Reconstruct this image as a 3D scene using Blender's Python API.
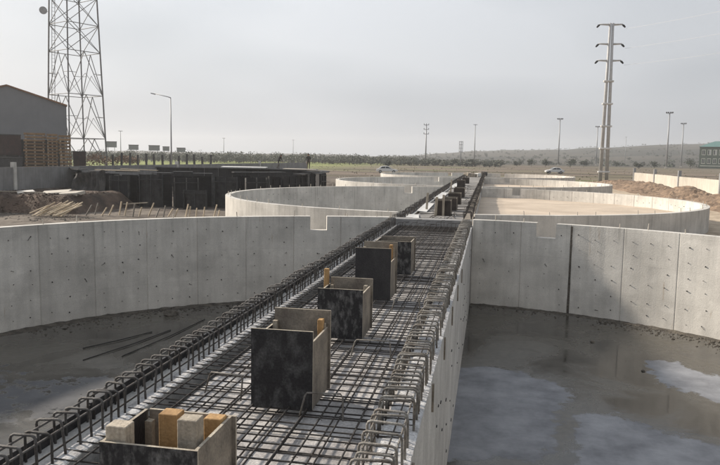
import bpy, bmesh, math, random
from mathutils import Vector, Matrix, noise
for o in list(bpy.data.objects): bpy.data.objects.remove(o)
scene = bpy.context.scene
COL = scene.collection
rnd = random.Random(7)
R_ = math.radians

# ------------------------------------------------------------------ camera
CAMZ = 4.85
pitch, roll, yaw = 0.1086, 0.0165, -0.1832
fw = Vector((math.sin(yaw)*math.cos(pitch), math.cos(yaw)*math.cos(pitch), -math.sin(pitch)))
rt = Vector((math.cos(yaw), -math.sin(yaw), 0)); up = rt.cross(fw)
r2 = rt*math.cos(roll)+up*math.sin(roll); u2 = -rt*math.sin(roll)+up*math.cos(roll)
cd = bpy.data.cameras.new('camera'); cam = bpy.data.objects.new('camera', cd); COL.objects.link(cam)
cd.sensor_width = 36; cd.lens = 36*690/720; cd.clip_start = 0.05; cd.clip_end = 12000
cam.matrix_world = Matrix(((r2.x, u2.x, -fw.x, 0), (r2.y, u2.y, -fw.y, 0), (r2.z, u2.z, -fw.z, CAMZ), (0, 0, 0, 1)))
scene.camera = cam

# ------------------------------------------------------------------ sky, sun, exposure
SUN_ELEV = R_(27.5); SUN_AHEAD = R_(19)
tosun = Vector((-math.cos(SUN_ELEV)*math.cos(SUN_AHEAD), math.cos(SUN_ELEV)*math.sin(SUN_AHEAD), math.sin(SUN_ELEV)))
w = bpy.data.worlds.new('World'); scene.world = w; w.use_nodes = True
nt = w.node_tree; N = nt.nodes; L = nt.links; N.clear()
wo = N.new('ShaderNodeOutputWorld'); bg = N.new('ShaderNodeBackground'); bg.inputs['Strength'].default_value = 0.1
sky = N.new('ShaderNodeTexSky'); sky.sky_type = 'NISHITA'; sky.sun_disc = False
sky.sun_elevation = SUN_ELEV; sky.sun_rotation = math.atan2(tosun.x, tosun.y)
sky.air_density = 1.6; sky.dust_density = 4.0; sky.ozone_density = 1.0
tc = N.new('ShaderNodeTexCoord'); mp = N.new('ShaderNodeMapping'); mp.inputs['Scale'].default_value = (1.0, 1.0, 3.2)
nz = N.new('ShaderNodeTexNoise'); nz.inputs['Scale'].default_value = 1.6; nz.inputs['Detail'].default_value = 2.5; nz.inputs['Roughness'].default_value = 0.5
cr = N.new('ShaderNodeValToRGB')
cr.color_ramp.elements[0].position = 0.38; cr.color_ramp.elements[0].color = (4.4, 4.78, 5.3, 1)
cr.color_ramp.elements[1].position = 0.66; cr.color_ramp.elements[1].color = (6.9, 7.15, 7.6, 1)
mx = N.new('ShaderNodeMix'); mx.data_type = 'RGBA'; mx.inputs['Factor'].default_value = 0.9
L.new(tc.outputs['Generated'], mp.inputs['Vector']); L.new(mp.outputs['Vector'], nz.inputs['Vector'])
L.new(nz.outputs['Fac'], cr.inputs['Fac']); L.new(sky.outputs['Color'], mx.inputs['A']); L.new(cr.outputs['Color'], mx.inputs['B'])
dt = N.new('ShaderNodeVectorMath'); dt.operation = 'DOT_PRODUCT'; dt.inputs[1].default_value = tosun
glow = N.new('ShaderNodeMapRange'); glow.inputs['From Min'].default_value = -0.3; glow.inputs['From Max'].default_value = 1.0; glow.inputs['To Min'].default_value = 0.66; glow.inputs['To Max'].default_value = 1.14
scl = N.new('ShaderNodeVectorMath'); scl.operation = 'SCALE'
L.new(tc.outputs['Generated'], dt.inputs[0]); L.new(dt.outputs['Value'], glow.inputs['Value']); L.new(mx.outputs['Result'], scl.inputs[0]); 
szs = N.new('ShaderNodeSeparateXYZ'); zen = N.new('ShaderNodeMapRange'); zen.inputs['From Min'].default_value = 0.0; zen.inputs['From Max'].default_value = 0.7; zen.inputs['To Min'].default_value = 0.80; zen.inputs['To Max'].default_value = 1.14
zm = N.new('ShaderNodeMath'); zm.operation = 'MULTIPLY'
L.new(tc.outputs['Generated'], szs.inputs[0]); L.new(szs.outputs['Z'], zen.inputs['Value']); L.new(zen.outputs['Result'], zm.inputs[0]); L.new(glow.outputs['Result'], zm.inputs[1]); L.new(zm.outputs[0], scl.inputs['Scale'])
L.new(scl.outputs['Vector'], bg.inputs['Color']); L.new(bg.outputs['Background'], wo.inputs['Surface'])
sd = bpy.data.lights.new('sun', 'SUN'); sun = bpy.data.objects.new('sun', sd); COL.objects.link(sun)
sd.energy = 5.0; sd.angle = R_(2.5); sd.color = (1.0, 0.9, 0.77)
sun.rotation_euler = tosun.to_track_quat('Z', 'Y').to_euler(); sun.location = (-30, 10, 40)
vs = scene.view_settings; vs.view_transform = 'Standard'; vs.look = 'None'; vs.gamma = 1; vs.exposure = 0.42
scene.render.engine = 'CYCLES'

# ------------------------------------------------------------------ materials
def mat(name, c1, c2=None, scale=3.0, rough=0.85, bump=0.0, bscale=40.0, metal=0.0, detail=5, stretch=(1, 1, 1),
        speck=0.0, streak=0.0, objvar=0.0, spec=0.3, lo=0.35, hi=0.65, bdist=0.02):
    m = bpy.data.materials.new(name); m.use_nodes = True
    t = m.node_tree; n = t.nodes; l = t.links; b = n['Principled BSDF']
    b.inputs['Roughness'].default_value = rough; b.inputs['Metallic'].default_value = metal
    b.inputs['Specular IOR Level'].default_value = spec
    c2 = c2 or tuple(x*0.75 for x in c1)
    g = n.new('ShaderNodeNewGeometry'); mpn = n.new('ShaderNodeMapping'); mpn.inputs['Scale'].default_value = stretch
    l.new(g.outputs['Position'], mpn.inputs['Vector'])
    a = n.new('ShaderNodeTexNoise'); a.inputs['Scale'].default_value = scale; a.inputs['Detail'].default_value = detail; a.inputs['Roughness'].default_value = 0.62
    l.new(mpn.outputs['Vector'], a.inputs['Vector'])
    r = n.new('ShaderNodeValToRGB'); r.color_ramp.elements[0].position = lo; r.color_ramp.elements[1].position = hi
    r.color_ramp.elements[0].color = (*c2, 1); r.color_ramp.elements[1].color = (*c1, 1)
    l.new(a.outputs['Fac'], r.inputs['Fac']); out = r.outputs['Color']
    def mul(col, fac_sock, lo_, hi_, p0=0.3, p1=0.7):
        mr = n.new('ShaderNodeMapRange'); mr.inputs['From Min'].default_value = p0; mr.inputs['From Max'].default_value = p1
        mr.inputs['To Min'].default_value = lo_; mr.inputs['To Max'].default_value = hi_
        l.new(fac_sock, mr.inputs['Value'])
        v = n.new('ShaderNodeVectorMath'); v.operation = 'SCALE'; l.new(col, v.inputs[0]); l.new(mr.outputs['Result'], v.inputs['Scale'])
        return v.outputs['Vector']
    if streak:
        mp2 = n.new('ShaderNodeMapping'); mp2.inputs['Scale'].default_value = (2.6, 2.6, 0.22); l.new(g.outputs['Position'], mp2.inputs['Vector'])
        s = n.new('ShaderNodeTexNoise'); s.inputs['Scale'].default_value = 2.2; s.inputs['Detail'].default_value = 5; l.new(mp2.outputs['Vector'], s.inputs['Vector'])
        out = mul(out, s.outputs['Fac'], 1-streak, 1+streak*0.5)
    if speck:
        s = n.new('ShaderNodeTexNoise'); s.inputs['Scale'].default_value = 55; s.inputs['Detail'].default_value = 3; l.new(g.outputs['Position'], s.inputs['Vector'])
        out = mul(out, s.outputs['Fac'], 1-speck, 1+speck)
    if objvar:
        oi = n.new('ShaderNodeObjectInfo'); out = mul(out, oi.outputs['Random'], 1-objvar, 1+objvar, 0, 1)
    l.new(out, b.inputs['Base Color'])
    if bump:
        s = n.new('ShaderNodeTexNoise'); s.inputs['Scale'].default_value = bscale; s.inputs['Detail'].default_value = 6; l.new(g.outputs['Position'], s.inputs['Vector'])
        bp = n.new('ShaderNodeBump'); bp.inputs['Strength'].default_value = bump; bp.inputs['Distance'].default_value = bdist
        l.new(s.outputs['Fac'], bp.inputs['Height']); l.new(bp.outputs['Normal'], b.inputs['Normal'])
    return m
M = {}
M['concrete'] = mat('cast concrete', (0.62, 0.595, 0.55), (0.475, 0.455, 0.42), 0.75, 0.88, 0.25, 30, speck=0.12, streak=0.10, objvar=0.09)
def weather(m, ztop):
    t = m.node_tree; n = t.nodes; l = t.links; b = n['Principled BSDF']; src = b.inputs['Base Color'].links[0].from_socket
    g = n.new('ShaderNodeNewGeometry'); sp = n.new('ShaderNodeSeparateXYZ'); l.new(g.outputs['Position'], sp.inputs[0])
    def mr(sock, a, b_, c, d):
        q = n.new('ShaderNodeMapRange'); q.interpolation_type = 'SMOOTHSTEP'
        for k, v in zip(('From Min', 'From Max', 'To Min', 'To Max'), (a, b_, c, d)): q.inputs[k].default_value = v
        l.new(sock, q.inputs['Value']); return q.outputs['Result']
    def mth(op, a, b_=0.0):
        q = n.new('ShaderNodeMath'); q.operation = op
        for k, v in enumerate((a, b_)):
            if isinstance(v, float): q.inputs[k].default_value = v
            else: l.new(v, q.inputs[k])
        return q.outputs[0]
    def noi(sc, st, det=5):
        p = n.new('ShaderNodeMapping'); p.inputs['Scale'].default_value = st; l.new(g.outputs['Position'], p.inputs['Vector'])
        q = n.new('ShaderNodeTexNoise'); q.inputs['Scale'].default_value = sc; q.inputs['Detail'].default_value = det; l.new(p.outputs['Vector'], q.inputs['Vector']); return q.outputs['Fac']
    drip = mth('MULTIPLY', mr(noi(3.2, (2.2, 2.2, .10)), .52, .70, 0, 1), mr(mth('ADD', sp.outputs['Z'], mth('MULTIPLY', noi(1.4, (2, 2, 0)), 1.6)), ztop-.5, ztop+.9, 0, 1))
    blot = mr(noi(.55, (1, 1, 1.6), 7), .52, .66, 0, 1)
    pale = mr(noi(1.9, (1, 1, 1.3), 6), .60, .70, 0, 1)
    lift = mr(mth('ABSOLUTE', mth('SUBTRACT', mth('FRACT', mth('MULTIPLY', mth('ADD', sp.outputs['Z'], .12), 1.053)), .5)), .488, .496, 0, 1)
    k = mth('SUBTRACT', mth('SUBTRACT', mth('SUBTRACT', mth('ADD', 1.0, mth('MULTIPLY', pale, .10)), mth('MULTIPLY', drip, .22)), mth('MULTIPLY', blot, .13)), mth('MULTIPLY', lift, .08))
    v = n.new('ShaderNodeVectorMath'); v.operation = 'SCALE'; l.new(src, v.inputs[0]); l.new(k, v.inputs['Scale'])
    rust = mth('MULTIPLY', mr(noi(4.5, (1.6, 1.6, .22), 4), .66, .76, 0, 1), .45)
    mx_ = n.new('ShaderNodeMix'); mx_.data_type = 'RGBA'; l.new(rust, mx_.inputs['Factor']); l.new(v.outputs['Vector'], mx_.inputs['A']); mx_.inputs['B'].default_value = (.33, .25, .17, 1)
    l.new(mx_.outputs['Result'], b.inputs['Base Color'])
weather(M['concrete'], 2.85)
M['concrete_wall'] = mat('channel concrete', (0.50, 0.49, 0.47), (0.37, 0.36, 0.345), 1.6, 0.9, 0.4, 26, speck=0.16, streak=0.14, objvar=0.05)
M['crumb'] = mat('rough cast top', (0.52, 0.52, 0.525), (0.30, 0.29, 0.285), 9, 0.95, 0.45, 45, speck=0.3, bdist=0.03, spec=.1)
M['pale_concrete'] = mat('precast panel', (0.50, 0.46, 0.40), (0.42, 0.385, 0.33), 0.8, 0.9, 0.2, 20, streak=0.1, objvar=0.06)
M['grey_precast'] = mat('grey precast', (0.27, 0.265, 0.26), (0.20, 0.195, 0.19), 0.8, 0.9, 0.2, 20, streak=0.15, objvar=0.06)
M['rebar'] = mat('rebar steel', (0.060, 0.056, 0.053), (0.036, 0.028, 0.024), 5, 0.75, 0.6, 160, 0.1, speck=0.3, objvar=.25)
M['stirrup'] = mat('grey stirrup steel', (0.14, 0.135, 0.13), (0.07, 0.06, 0.054), 7, 0.65, 0.6, 160, 0.2, speck=0.25, objvar=.22)
M['stirrup_bright'] = mat('dusty stirrup steel', (0.27, 0.26, 0.24), (0.14, 0.12, 0.10), 7, 0.7, 0.6, 160, 0.1, speck=0.3, objvar=.22)
M['ply_face'] = mat('dark film plywood', (0.035, 0.033, 0.034), (0.016, 0.015, 0.017), 5, 0.5, 0.25, 50, stretch=(1, 1, 0.6), speck=0.25, spec=0.4)
M['ply_smear'] = mat('smeared film plywood', (0.16, 0.155, 0.15), (0.020, 0.019, 0.020), 12, 0.6, 0.4, 50, stretch=(1.3, 1, 0.6), speck=0.35, lo=0.47, hi=0.72, detail=9)
M['ply_mottle'] = mat('mottled film plywood', (0.095, 0.092, 0.092), (0.020, 0.019, 0.020), 9, 0.55, 0.4, 50, stretch=(1.2, 1, 0.7), speck=0.35, lo=0.47, hi=0.78, detail=9)
M['ply_dusty'] = mat('dusty plywood', (0.27, 0.235, 0.19), (0.14, 0.12, 0.10), 4, 0.8, 0.25, 60, speck=0.18)
M['ply_edge'] = mat('plywood edge', (0.42, 0.38, 0.31), (0.30, 0.26, 0.21), 12, 0.85, 0.3, 80, speck=0.15)
M['deck'] = mat('dusty deck board', (0.49, 0.475, 0.465), (0.27, 0.255, 0.25), 2.6, 0.9, 0.4, 45, speck=0.22, objvar=0.10, streak=0)
M['deck2'] = mat('weathered deck board', (0.30, 0.285, 0.27), (0.20, 0.19, 0.18), 2.2, 0.9, 0.3, 45, speck=0.15, objvar=0.14)
M['white_board'] = mat('white board', (0.62, 0.61, 0.59), (0.48, 0.47, 0.45), 3, 0.8, 0.2, 40, speck=0.1, objvar=0.08)
M['wood'] = mat('fresh timber', (0.44, 0.275, 0.125), (0.30, 0.175, 0.075), 5, 0.8, 0.3, 60, stretch=(3, 3, 0.5), speck=0.12, objvar=0.1)
M['wood_stack'] = mat('stacked timber', (0.27, 0.165, 0.075), (0.17, 0.10, 0.05), 1.2, 0.85, 0.3, 20, speck=.2, objvar=.2)
M['wood_grey'] = mat('weathered timber', (0.40, 0.35, 0.28), (0.28, 0.24, 0.19), 6, 0.85, 0.35, 60, stretch=(3, 3, 0.5), speck=0.18, objvar=0.12)
M['wood_pale'] = mat('pale lath', (0.55, 0.46, 0.34), (0.40, 0.33, 0.24), 6, 0.85, 0.35, 60, speck=0.15, objvar=0.15)
M['black_form'] = mat('black formwork', (0.022, 0.021, 0.023), (0.011, 0.010, 0.012), 1.6, 0.6, 0.3, 20, streak=0.25, objvar=0.25)
M['grey_black'] = mat('worn black formwork', (0.045, 0.043, 0.043), (0.014, 0.013, 0.014), 2.2, 0.6, 0.3, 20, streak=0.3)
ORD_ = ['first', 'second', 'third', 'fourth', 'fifth', 'sixth', 'seventh']
M['grey_form'] = mat('grey form post', (0.10, 0.098, 0.095), (0.05, 0.048, 0.046), 3, 0.7, objvar=.3)
M['dark_steel'] = mat('dark steel', (0.06, 0.06, 0.062), (0.035, 0.034, 0.035), 5, 0.6, 0.2, 40, 0.3)
M['galv'] = mat('galvanised steel', (0.34, 0.345, 0.35), (0.26, 0.26, 0.27), 3, 0.55, 0.1, 40, 0.35)
M['pylon_grey'] = mat('pale pylon steel', (0.46, 0.455, 0.445), (0.38, 0.375, 0.37), 3, 0.6, 0.1, 40, 0.1)
M['tower_steel'] = mat('tower steel', (0.15, 0.15, 0.155), (0.10, 0.10, 0.105), 2, 0.6, 0.1, 40, 0.3)
M['shed'] = mat('shed cladding', (0.20, 0.205, 0.215), (0.175, 0.18, 0.19), 0.3, 0.7, 0.05, 5)
M['shed_dark'] = mat('shed interior', (0.03, 0.028, 0.028), None, 1, 0.9)
M['rust_trim'] = mat('brown roof trim', (0.30, 0.15, 0.07), (0.22, 0.11, 0.05), 2, 0.8)
M['rust_red'] = mat('rusty red paint', (0.055, 0.026, 0.023), (0.03, 0.015, 0.014), 2, 0.7, 0.2, 20)
M['white_paint'] = mat('white car paint', (0.72, 0.71, 0.69), (0.66, 0.65, 0.63), 1, 0.3, spec=0.5)
M['glass'] = mat('dark glass', (0.02, 0.024, 0.028), (0.015, 0.018, 0.02), 1, 0.08, spec=0.6)
M['tyre'] = mat('tyre rubber', (0.02, 0.02, 0.02), None, 9, 0.85)
M['lamp_red'] = mat('red lamp lens', (0.35, 0.02, 0.02), None, 9, 0.3)
M['green_wall'] = mat('green rendered wall', (0.13, 0.155, 0.11), (0.10, 0.125, 0.09), 0.5, 0.85)
M['cream'] = mat('cream frame', (0.75, 0.75, 0.62), (0.66, 0.66, 0.54), 1, 0.7)
M['teal_roof'] = mat('teal roof', (0.10, 0.20, 0.18), (0.08, 0.16, 0.15), 1, 0.5)
M['soil'] = mat('brown soil', (0.27, 0.19, 0.13), (0.13, 0.09, 0.062), 0.9, 0.95, 0.8, 6, speck=0.2, bdist=0.12)
M['soil_dark'] = mat('dark brown soil', (0.115, 0.08, 0.06), (0.045, 0.033, 0.026), 0.8, 0.95, 0.8, 7, speck=0.2, bdist=0.1)
M['ply_brown'] = mat('brown stained plywood', (0.06, 0.046, 0.038), (0.025, 0.02, 0.018), 3, 0.75, 0.2, 40, speck=.2)
M['rubble'] = mat('dark rubble', (0.13, 0.115, 0.095), (0.05, 0.044, 0.038), 4, 0.95, 0.8, 18, speck=0.3, bdist=0.05)
M['sand'] = mat('pale sand', (0.52, 0.435, 0.345), (0.40, 0.33, 0.26), 0.45, 0.95, 0.3, 8, speck=0.07, bdist=0.03)
M['dry_floor'] = mat('dry floor slab', (0.27, 0.277, 0.30), (0.13, 0.134, 0.15), 0.9, 0.9, 0.5, 16, speck=0.25, streak=0, detail=10, lo=.36, hi=.60)
M['skin'] = mat('skin', (0.36, 0.22, 0.15), None, 5, 0.6)
M['black_hair'] = mat('black hair', (0.015, 0.013, 0.012), None, 20, 0.7)
M['bark'] = mat('bark', (0.10, 0.08, 0.06), (0.06, 0.048, 0.036), 4, 0.95)
M['leaf'] = mat('grey green foliage', (0.13, 0.135, 0.10), (0.085, 0.09, 0.07), 0.35, 0.8, objvar=0.1)
M['leaf_dark'] = mat('dark foliage', (0.05, 0.058, 0.032), (0.028, 0.034, 0.02), 0.6, 0.8, objvar=0.2)
M['leaf_brown'] = mat('dry brown shrub', (0.20, 0.12, 0.07), (0.12, 0.07, 0.045), 0.8, 0.9, objvar=0.2)
M['plastic_black'] = mat('black tie', (0.02, 0.02, 0.02), None, 9, 0.7)

def floor_mat():
    m = bpy.data.materials.new('wet tank floor'); m.use_nodes = True
    t = m.node_tree; n = t.nodes; l = t.links; b = n['Principled BSDF']
    g = n.new('ShaderNodeNewGeometry')
    a = n.new('ShaderNodeTexNoise'); a.inputs['Scale'].default_value = 0.45; a.inputs['Detail'].default_value = 6; a.inputs['Roughness'].default_value = 0.6; a.inputs['Distortion'].default_value = 0.6
    f = n.new('ShaderNodeTexNoise'); f.inputs['Scale'].default_value = 7; f.inputs['Detail'].default_value = 6
    l.new(g.outputs['Position'], a.inputs['Vector']); l.new(g.outputs['Position'], f.inputs['Vector'])
    r = n.new('ShaderNodeValToRGB'); e = r.color_ramp.elements
    e[0].position = 0.38; e[0].color = (0.026, 0.024, 0.021, 1); e[1].position = 0.62; e[1].color = (0.088, 0.080, 0.066, 1)
    l.new(a.outputs['Fac'], r.inputs['Fac'])
    mr = n.new('ShaderNodeMapRange'); mr.inputs['From Min'].default_value = .3; mr.inputs['From Max'].default_value = .7; mr.inputs['To Min'].default_value = .78; mr.inputs['To Max'].default_value = 1.2
    l.new(f.outputs['Fac'], mr.inputs['Value'])
    v = n.new('ShaderNodeVectorMath'); v.operation = 'SCALE'; l.new(r.outputs['Color'], v.inputs[0]); l.new(mr.outputs['Result'], v.inputs['Scale'])
    ad = n.new('ShaderNodeAttribute'); ad.attribute_name = 'dry'
    e1 = n.new('ShaderNodeTexNoise'); e1.inputs['Scale'].default_value = 2.4; e1.inputs['Detail'].default_value = 8; e1.inputs['Roughness'].default_value = .65; l.new(g.outputs['Position'], e1.inputs['Vector'])
    m1 = n.new('ShaderNodeMath'); m1.operation = 'MULTIPLY_ADD'; m1.inputs[1].default_value = 1.1; m1.inputs[2].default_value = -.55; l.new(e1.outputs['Fac'], m1.inputs[0])
    m2 = n.new('ShaderNodeMath'); m2.operation = 'ADD'; l.new(ad.outputs['Fac'], m2.inputs[0]); l.new(m1.outputs[0], m2.inputs[1])
    dm = n.new('ShaderNodeMapRange'); dm.interpolation_type = 'SMOOTHSTEP'; dm.inputs['From Min'].default_value = -.03; dm.inputs['From Max'].default_value = .10; l.new(m2.outputs[0], dm.inputs['Value'])
    dc = n.new('ShaderNodeValToRGB'); dc.color_ramp.elements[0].position = .32; dc.color_ramp.elements[0].color = (.125, .128, .14, 1); dc.color_ramp.elements[1].position = .66; dc.color_ramp.elements[1].color = (.265, .27, .285, 1)
    dn = n.new('ShaderNodeTexNoise'); dn.inputs['Scale'].default_value = 1.1; dn.inputs['Detail'].default_value = 10; dn.inputs['Roughness'].default_value = .68; l.new(g.outputs['Position'], dn.inputs['Vector']); l.new(dn.outputs['Fac'], dc.inputs['Fac'])
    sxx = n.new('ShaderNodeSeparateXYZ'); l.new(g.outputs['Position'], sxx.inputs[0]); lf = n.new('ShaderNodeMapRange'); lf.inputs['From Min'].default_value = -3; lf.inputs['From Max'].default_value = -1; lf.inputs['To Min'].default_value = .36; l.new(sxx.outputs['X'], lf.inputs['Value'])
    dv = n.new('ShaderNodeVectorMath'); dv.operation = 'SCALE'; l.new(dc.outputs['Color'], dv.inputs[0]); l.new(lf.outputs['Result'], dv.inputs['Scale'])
    mxx = n.new('ShaderNodeMix'); mxx.data_type = 'RGBA'; l.new(dm.outputs['Result'], mxx.inputs['Factor']); l.new(v.outputs['Vector'], mxx.inputs['A']); l.new(dv.outputs['Vector'], mxx.inputs['B'])
    l.new(mxx.outputs['Result'], b.inputs['Base Color'])
    r2_ = n.new('ShaderNodeMapRange'); r2_.inputs['From Min'].default_value = .4; r2_.inputs['From Max'].default_value = .62; r2_.inputs['To Min'].default_value = .07; r2_.inputs['To Max'].default_value = .42
    l.new(a.outputs['Fac'], r2_.inputs['Value']); rmx = n.new('ShaderNodeMix'); rmx.data_type = 'FLOAT'; l.new(dm.outputs['Result'], rmx.inputs['Factor']); l.new(r2_.outputs['Result'], rmx.inputs[2]); rmx.inputs[3].default_value = .9
    l.new(rmx.outputs[0], b.inputs['Roughness'])
    bp = n.new('ShaderNodeBump'); bp.inputs['Strength'].default_value = .06; bp.inputs['Distance'].default_value = .02
    l.new(f.outputs['Fac'], bp.inputs['Height']); l.new(bp.outputs['Normal'], b.inputs['Normal'])
    return m
M['wet_floor'] = floor_mat()

def ground_mat():
    m = bpy.data.materials.new('site ground'); m.use_nodes = True
    t = m.node_tree; n = t.nodes; l = t.links; b = n['Principled BSDF']; b.inputs['Roughness'].default_value = 0.95; b.inputs['Specular IOR Level'].default_value = 0.15
    g = n.new('ShaderNodeNewGeometry'); sx = n.new('ShaderNodeSeparateXYZ'); l.new(g.outputs['Position'], sx.inputs[0])
    def ramp(sock, a, b_):
        r = n.new('ShaderNodeMapRange'); r.interpolation_type = 'SMOOTHSTEP'; r.inputs['From Min'].default_value = a; r.inputs['From Max'].default_value = b_
        l.new(sock, r.inputs['Value']); return r.outputs['Result']
    def noi(scale, stretch=(1, 1, 1), det=5):
        mp_ = n.new('ShaderNodeMapping'); mp_.inputs['Scale'].default_value = stretch; l.new(g.outputs['Position'], mp_.inputs['Vector'])
        q = n.new('ShaderNodeTexNoise'); q.inputs['Scale'].default_value = scale; q.inputs['Detail'].default_value = det; l.new(mp_.outputs['Vector'], q.inputs['Vector']); return q.outputs['Fac']
    def mix(f, a, b_):
        q = n.new('ShaderNodeMix'); q.data_type = 'RGBA'
        if isinstance(f, float): q.inputs['Factor'].default_value = f
        else: l.new(f, q.inputs['Factor'])
        for k, s in (('A', a), ('B', b_)):
            if isinstance(s, tuple): q.inputs[k].default_value = (*s, 1)
            else: l.new(s, q.inputs[k])
        return q.outputs['Result']
    def math_(op, a, b_):
        q = n.new('ShaderNodeMath'); q.operation = op
        for i, s in enumerate((a, b_)):
            if isinstance(s, (int, float)): q.inputs[i].default_value = s
            else: l.new(s, q.inputs[i])
        return q.outputs[0]
    nb = noi(0.5)
    left = mix(ramp(nb, .35, .65), (0.075, 0.06, 0.05), (0.17, 0.145, 0.12))
    right = mix(ramp(nb, .35, .65), (0.36, 0.29, 0.215), (0.46, 0.38, 0.29))
    near = mix(ramp(sx.outputs['X'], -8, 0), left, right)
    bands = noi(0.05, (0.06, 1, 1), 4)
    far = mix(ramp(bands, .38, .6), (0.075, 0.060, 0.047), (0.185, 0.148, 0.115))
    weeds = noi(0.12, (0.35, 1, 1), 6)
    far = mix(ramp(weeds, .5, .68), far, (0.14, 0.145, 0.07))
    yy = math_('ADD', sx.outputs['Y'], math_('MULTIPLY', noi(0.03), 60))
    green = math_('MULTIPLY', ramp(yy, 165, 190), ramp(math_('MULTIPLY', sx.outputs['X'], -1), 25, 70))
    gc = mix(ramp(noi(0.08, (0.3, 1, 1)), .35, .65), (0.15, 0.175, 0.055), (0.24, 0.26, 0.09))
    far = mix(green, far, gc)
    vfar = ramp(sx.outputs['Y'], 320, 520)
    far = mix(vfar, far, mix(ramp(noi(0.01, (0.4, 1, 1), 8), .4, .6), (0.030, 0.031, 0.024), (0.068, 0.060, 0.046)))
    col = mix(ramp(sx.outputs['Y'], 100, 112), near, far)
    fine = noi(3.0, det=6)
    r = n.new('ShaderNodeMapRange'); r.inputs['From Min'].default_value = .3; r.inputs['From Max'].default_value = .7; r.inputs['To Min'].default_value = .75; r.inputs['To Max'].default_value = 1.2; l.new(fine, r.inputs['Value'])
    v = n.new('ShaderNodeVectorMath'); v.operation = 'SCALE'; l.new(col, v.inputs[0]); l.new(r.outputs['Result'], v.inputs['Scale']); l.new(v.outputs['Vector'], b.inputs['Base Color'])
    bp = n.new('ShaderNodeBump'); bp.inputs['Strength'].default_value = .7; bp.inputs['Distance'].default_value = .1; l.new(fine, bp.inputs['Height']); l.new(bp.outputs['Normal'], b.inputs['Normal'])
    return m
M['ground'] = ground_mat()

# ------------------------------------------------------------------ mesh helpers
class MB:
    def __init__(s): s.v = []; s.f = []; s.m = []
    def add(s, vs, fs, mi=0):
        o = len(s.v); s.v += [tuple(x) for x in vs]; s.f += [tuple(i+o for i in q) for q in fs]; s.m += [mi]*len(fs); return s
    def box(s, x0, x1, y0, y1, z0, z1, mi=0, rot=None, org=None):
        vs = [Vector(p) for p in ((x0, y0, z0), (x1, y0, z0), (x1, y1, z0), (x0, y1, z0), (x0, y0, z1), (x1, y0, z1), (x1, y1, z1), (x0, y1, z1))]
        if rot is not None:
            o = Vector(org) if org is not None else Vector(((x0+x1)/2, (y0+y1)/2, (z0+z1)/2)); vs = [rot @ (q-o)+o for q in vs]
        return s.add(vs, [(0, 3, 2, 1), (4, 5, 6, 7), (0, 1, 5, 4), (1, 2, 6, 5), (2, 3, 7, 6), (3, 0, 4, 7)], mi)
    def tube(s, pts, r, n=6, mi=0, caps=True):
        pts = [Vector(p) for p in pts]; k = len(pts); rs = r if isinstance(r, (list, tuple)) else [r]*k
        vs = []; t0 = (pts[1]-pts[0]).normalized(); a = t0.orthogonal().normalized()
        for i in range(k):
            t = (pts[min(i+1, k-1)]-pts[max(i-1, 0)]).normalized(); a = (a-t*a.dot(t)).normalized(); b = t.cross(a)
            for j in range(n):
                q = 2*math.pi*j/n; vs.append(pts[i]+(a*math.cos(q)+b*math.sin(q))*rs[i])
        fs = [(i*n+j, i*n+(j+1) % n, (i+1)*n+(j+1) % n, (i+1)*n+j) for i in range(k-1) for j in range(n)]
        if caps: fs += [tuple(range(n-1, -1, -1)), tuple((k-1)*n+j for j in range(n))]
        return s.add(vs, fs, mi)
    def mesh(s, name, mats, smooth=False):
        me = bpy.data.meshes.new(name); me.from_pydata(s.v, [], s.f)
        for m in (mats if isinstance(mats, (list, tuple)) else [mats]): me.materials.append(M[m])
        if any(s.m): me.polygons.foreach_set('material_index', s.m)
        if smooth: me.polygons.foreach_set('use_smooth', [True]*len(me.polygons))
        me.update(); return me
    def build(s, name, mats, parent=None, smooth=False, bevel=0):
        me = s.mesh(name, mats, smooth)
        if bevel:
            bm = bmesh.new(); bm.from_mesh(me)
            bmesh.ops.bevel(bm, geom=list(bm.edges), offset=bevel, segments=1, affect='EDGES', profile=0.5); bm.to_mesh(me); bm.free()
        return link(name, me, parent)
def link(name, me, parent=None):
    o = bpy.data.objects.new(name, me); COL.objects.link(o)
    if parent is not None: o.parent = parent
    return o
def thing(name, label, cat, loc=(0, 0, 0), rz=0.0, group=None):
    o = bpy.data.objects.new(name, None); COL.objects.link(o); o.location = loc; o.rotation_euler = (0, 0, rz); o.empty_display_size = 0.3
    return tag(o, label, cat, group)
def tag(o, label, cat, group=None):
    o['label'] = label; o['category'] = cat
    if group: o['group'] = group
    return o
def kind(o, k): o['kind'] = k; return o
_unit = {}
def bar(name, p, q, r, m, parent=None, n=6):
    """a straight round bar from p to q sharing one unit mesh per material"""
    key = (m, n)
    if key not in _unit:
        b = MB(); b.tube([(0, 0, 0), (0, 0, 1)], 1.0, n); _unit[key] = b.mesh('round_bar', m, False)
        me = _unit[key]
        for pl in me.polygons: pl.use_smooth = len(pl.vertices) == 4
    p, q = Vector(p), Vector(q); d = q-p; o = link(name, _unit[key], parent)
    o.rotation_mode = 'QUATERNION'; o.location = p; o.rotation_quaternion = d.to_track_quat('Z', 'Y'); o.scale = (r, r, d.length)
    return o
def place(deg, dist): return (dist*math.sin(R_(deg)), dist*math.cos(R_(deg)))
def sstep(a, b, x):
    t = min(1, max(0, (x-a)/(b-a))); return t*t*(3-2*t)

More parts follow.
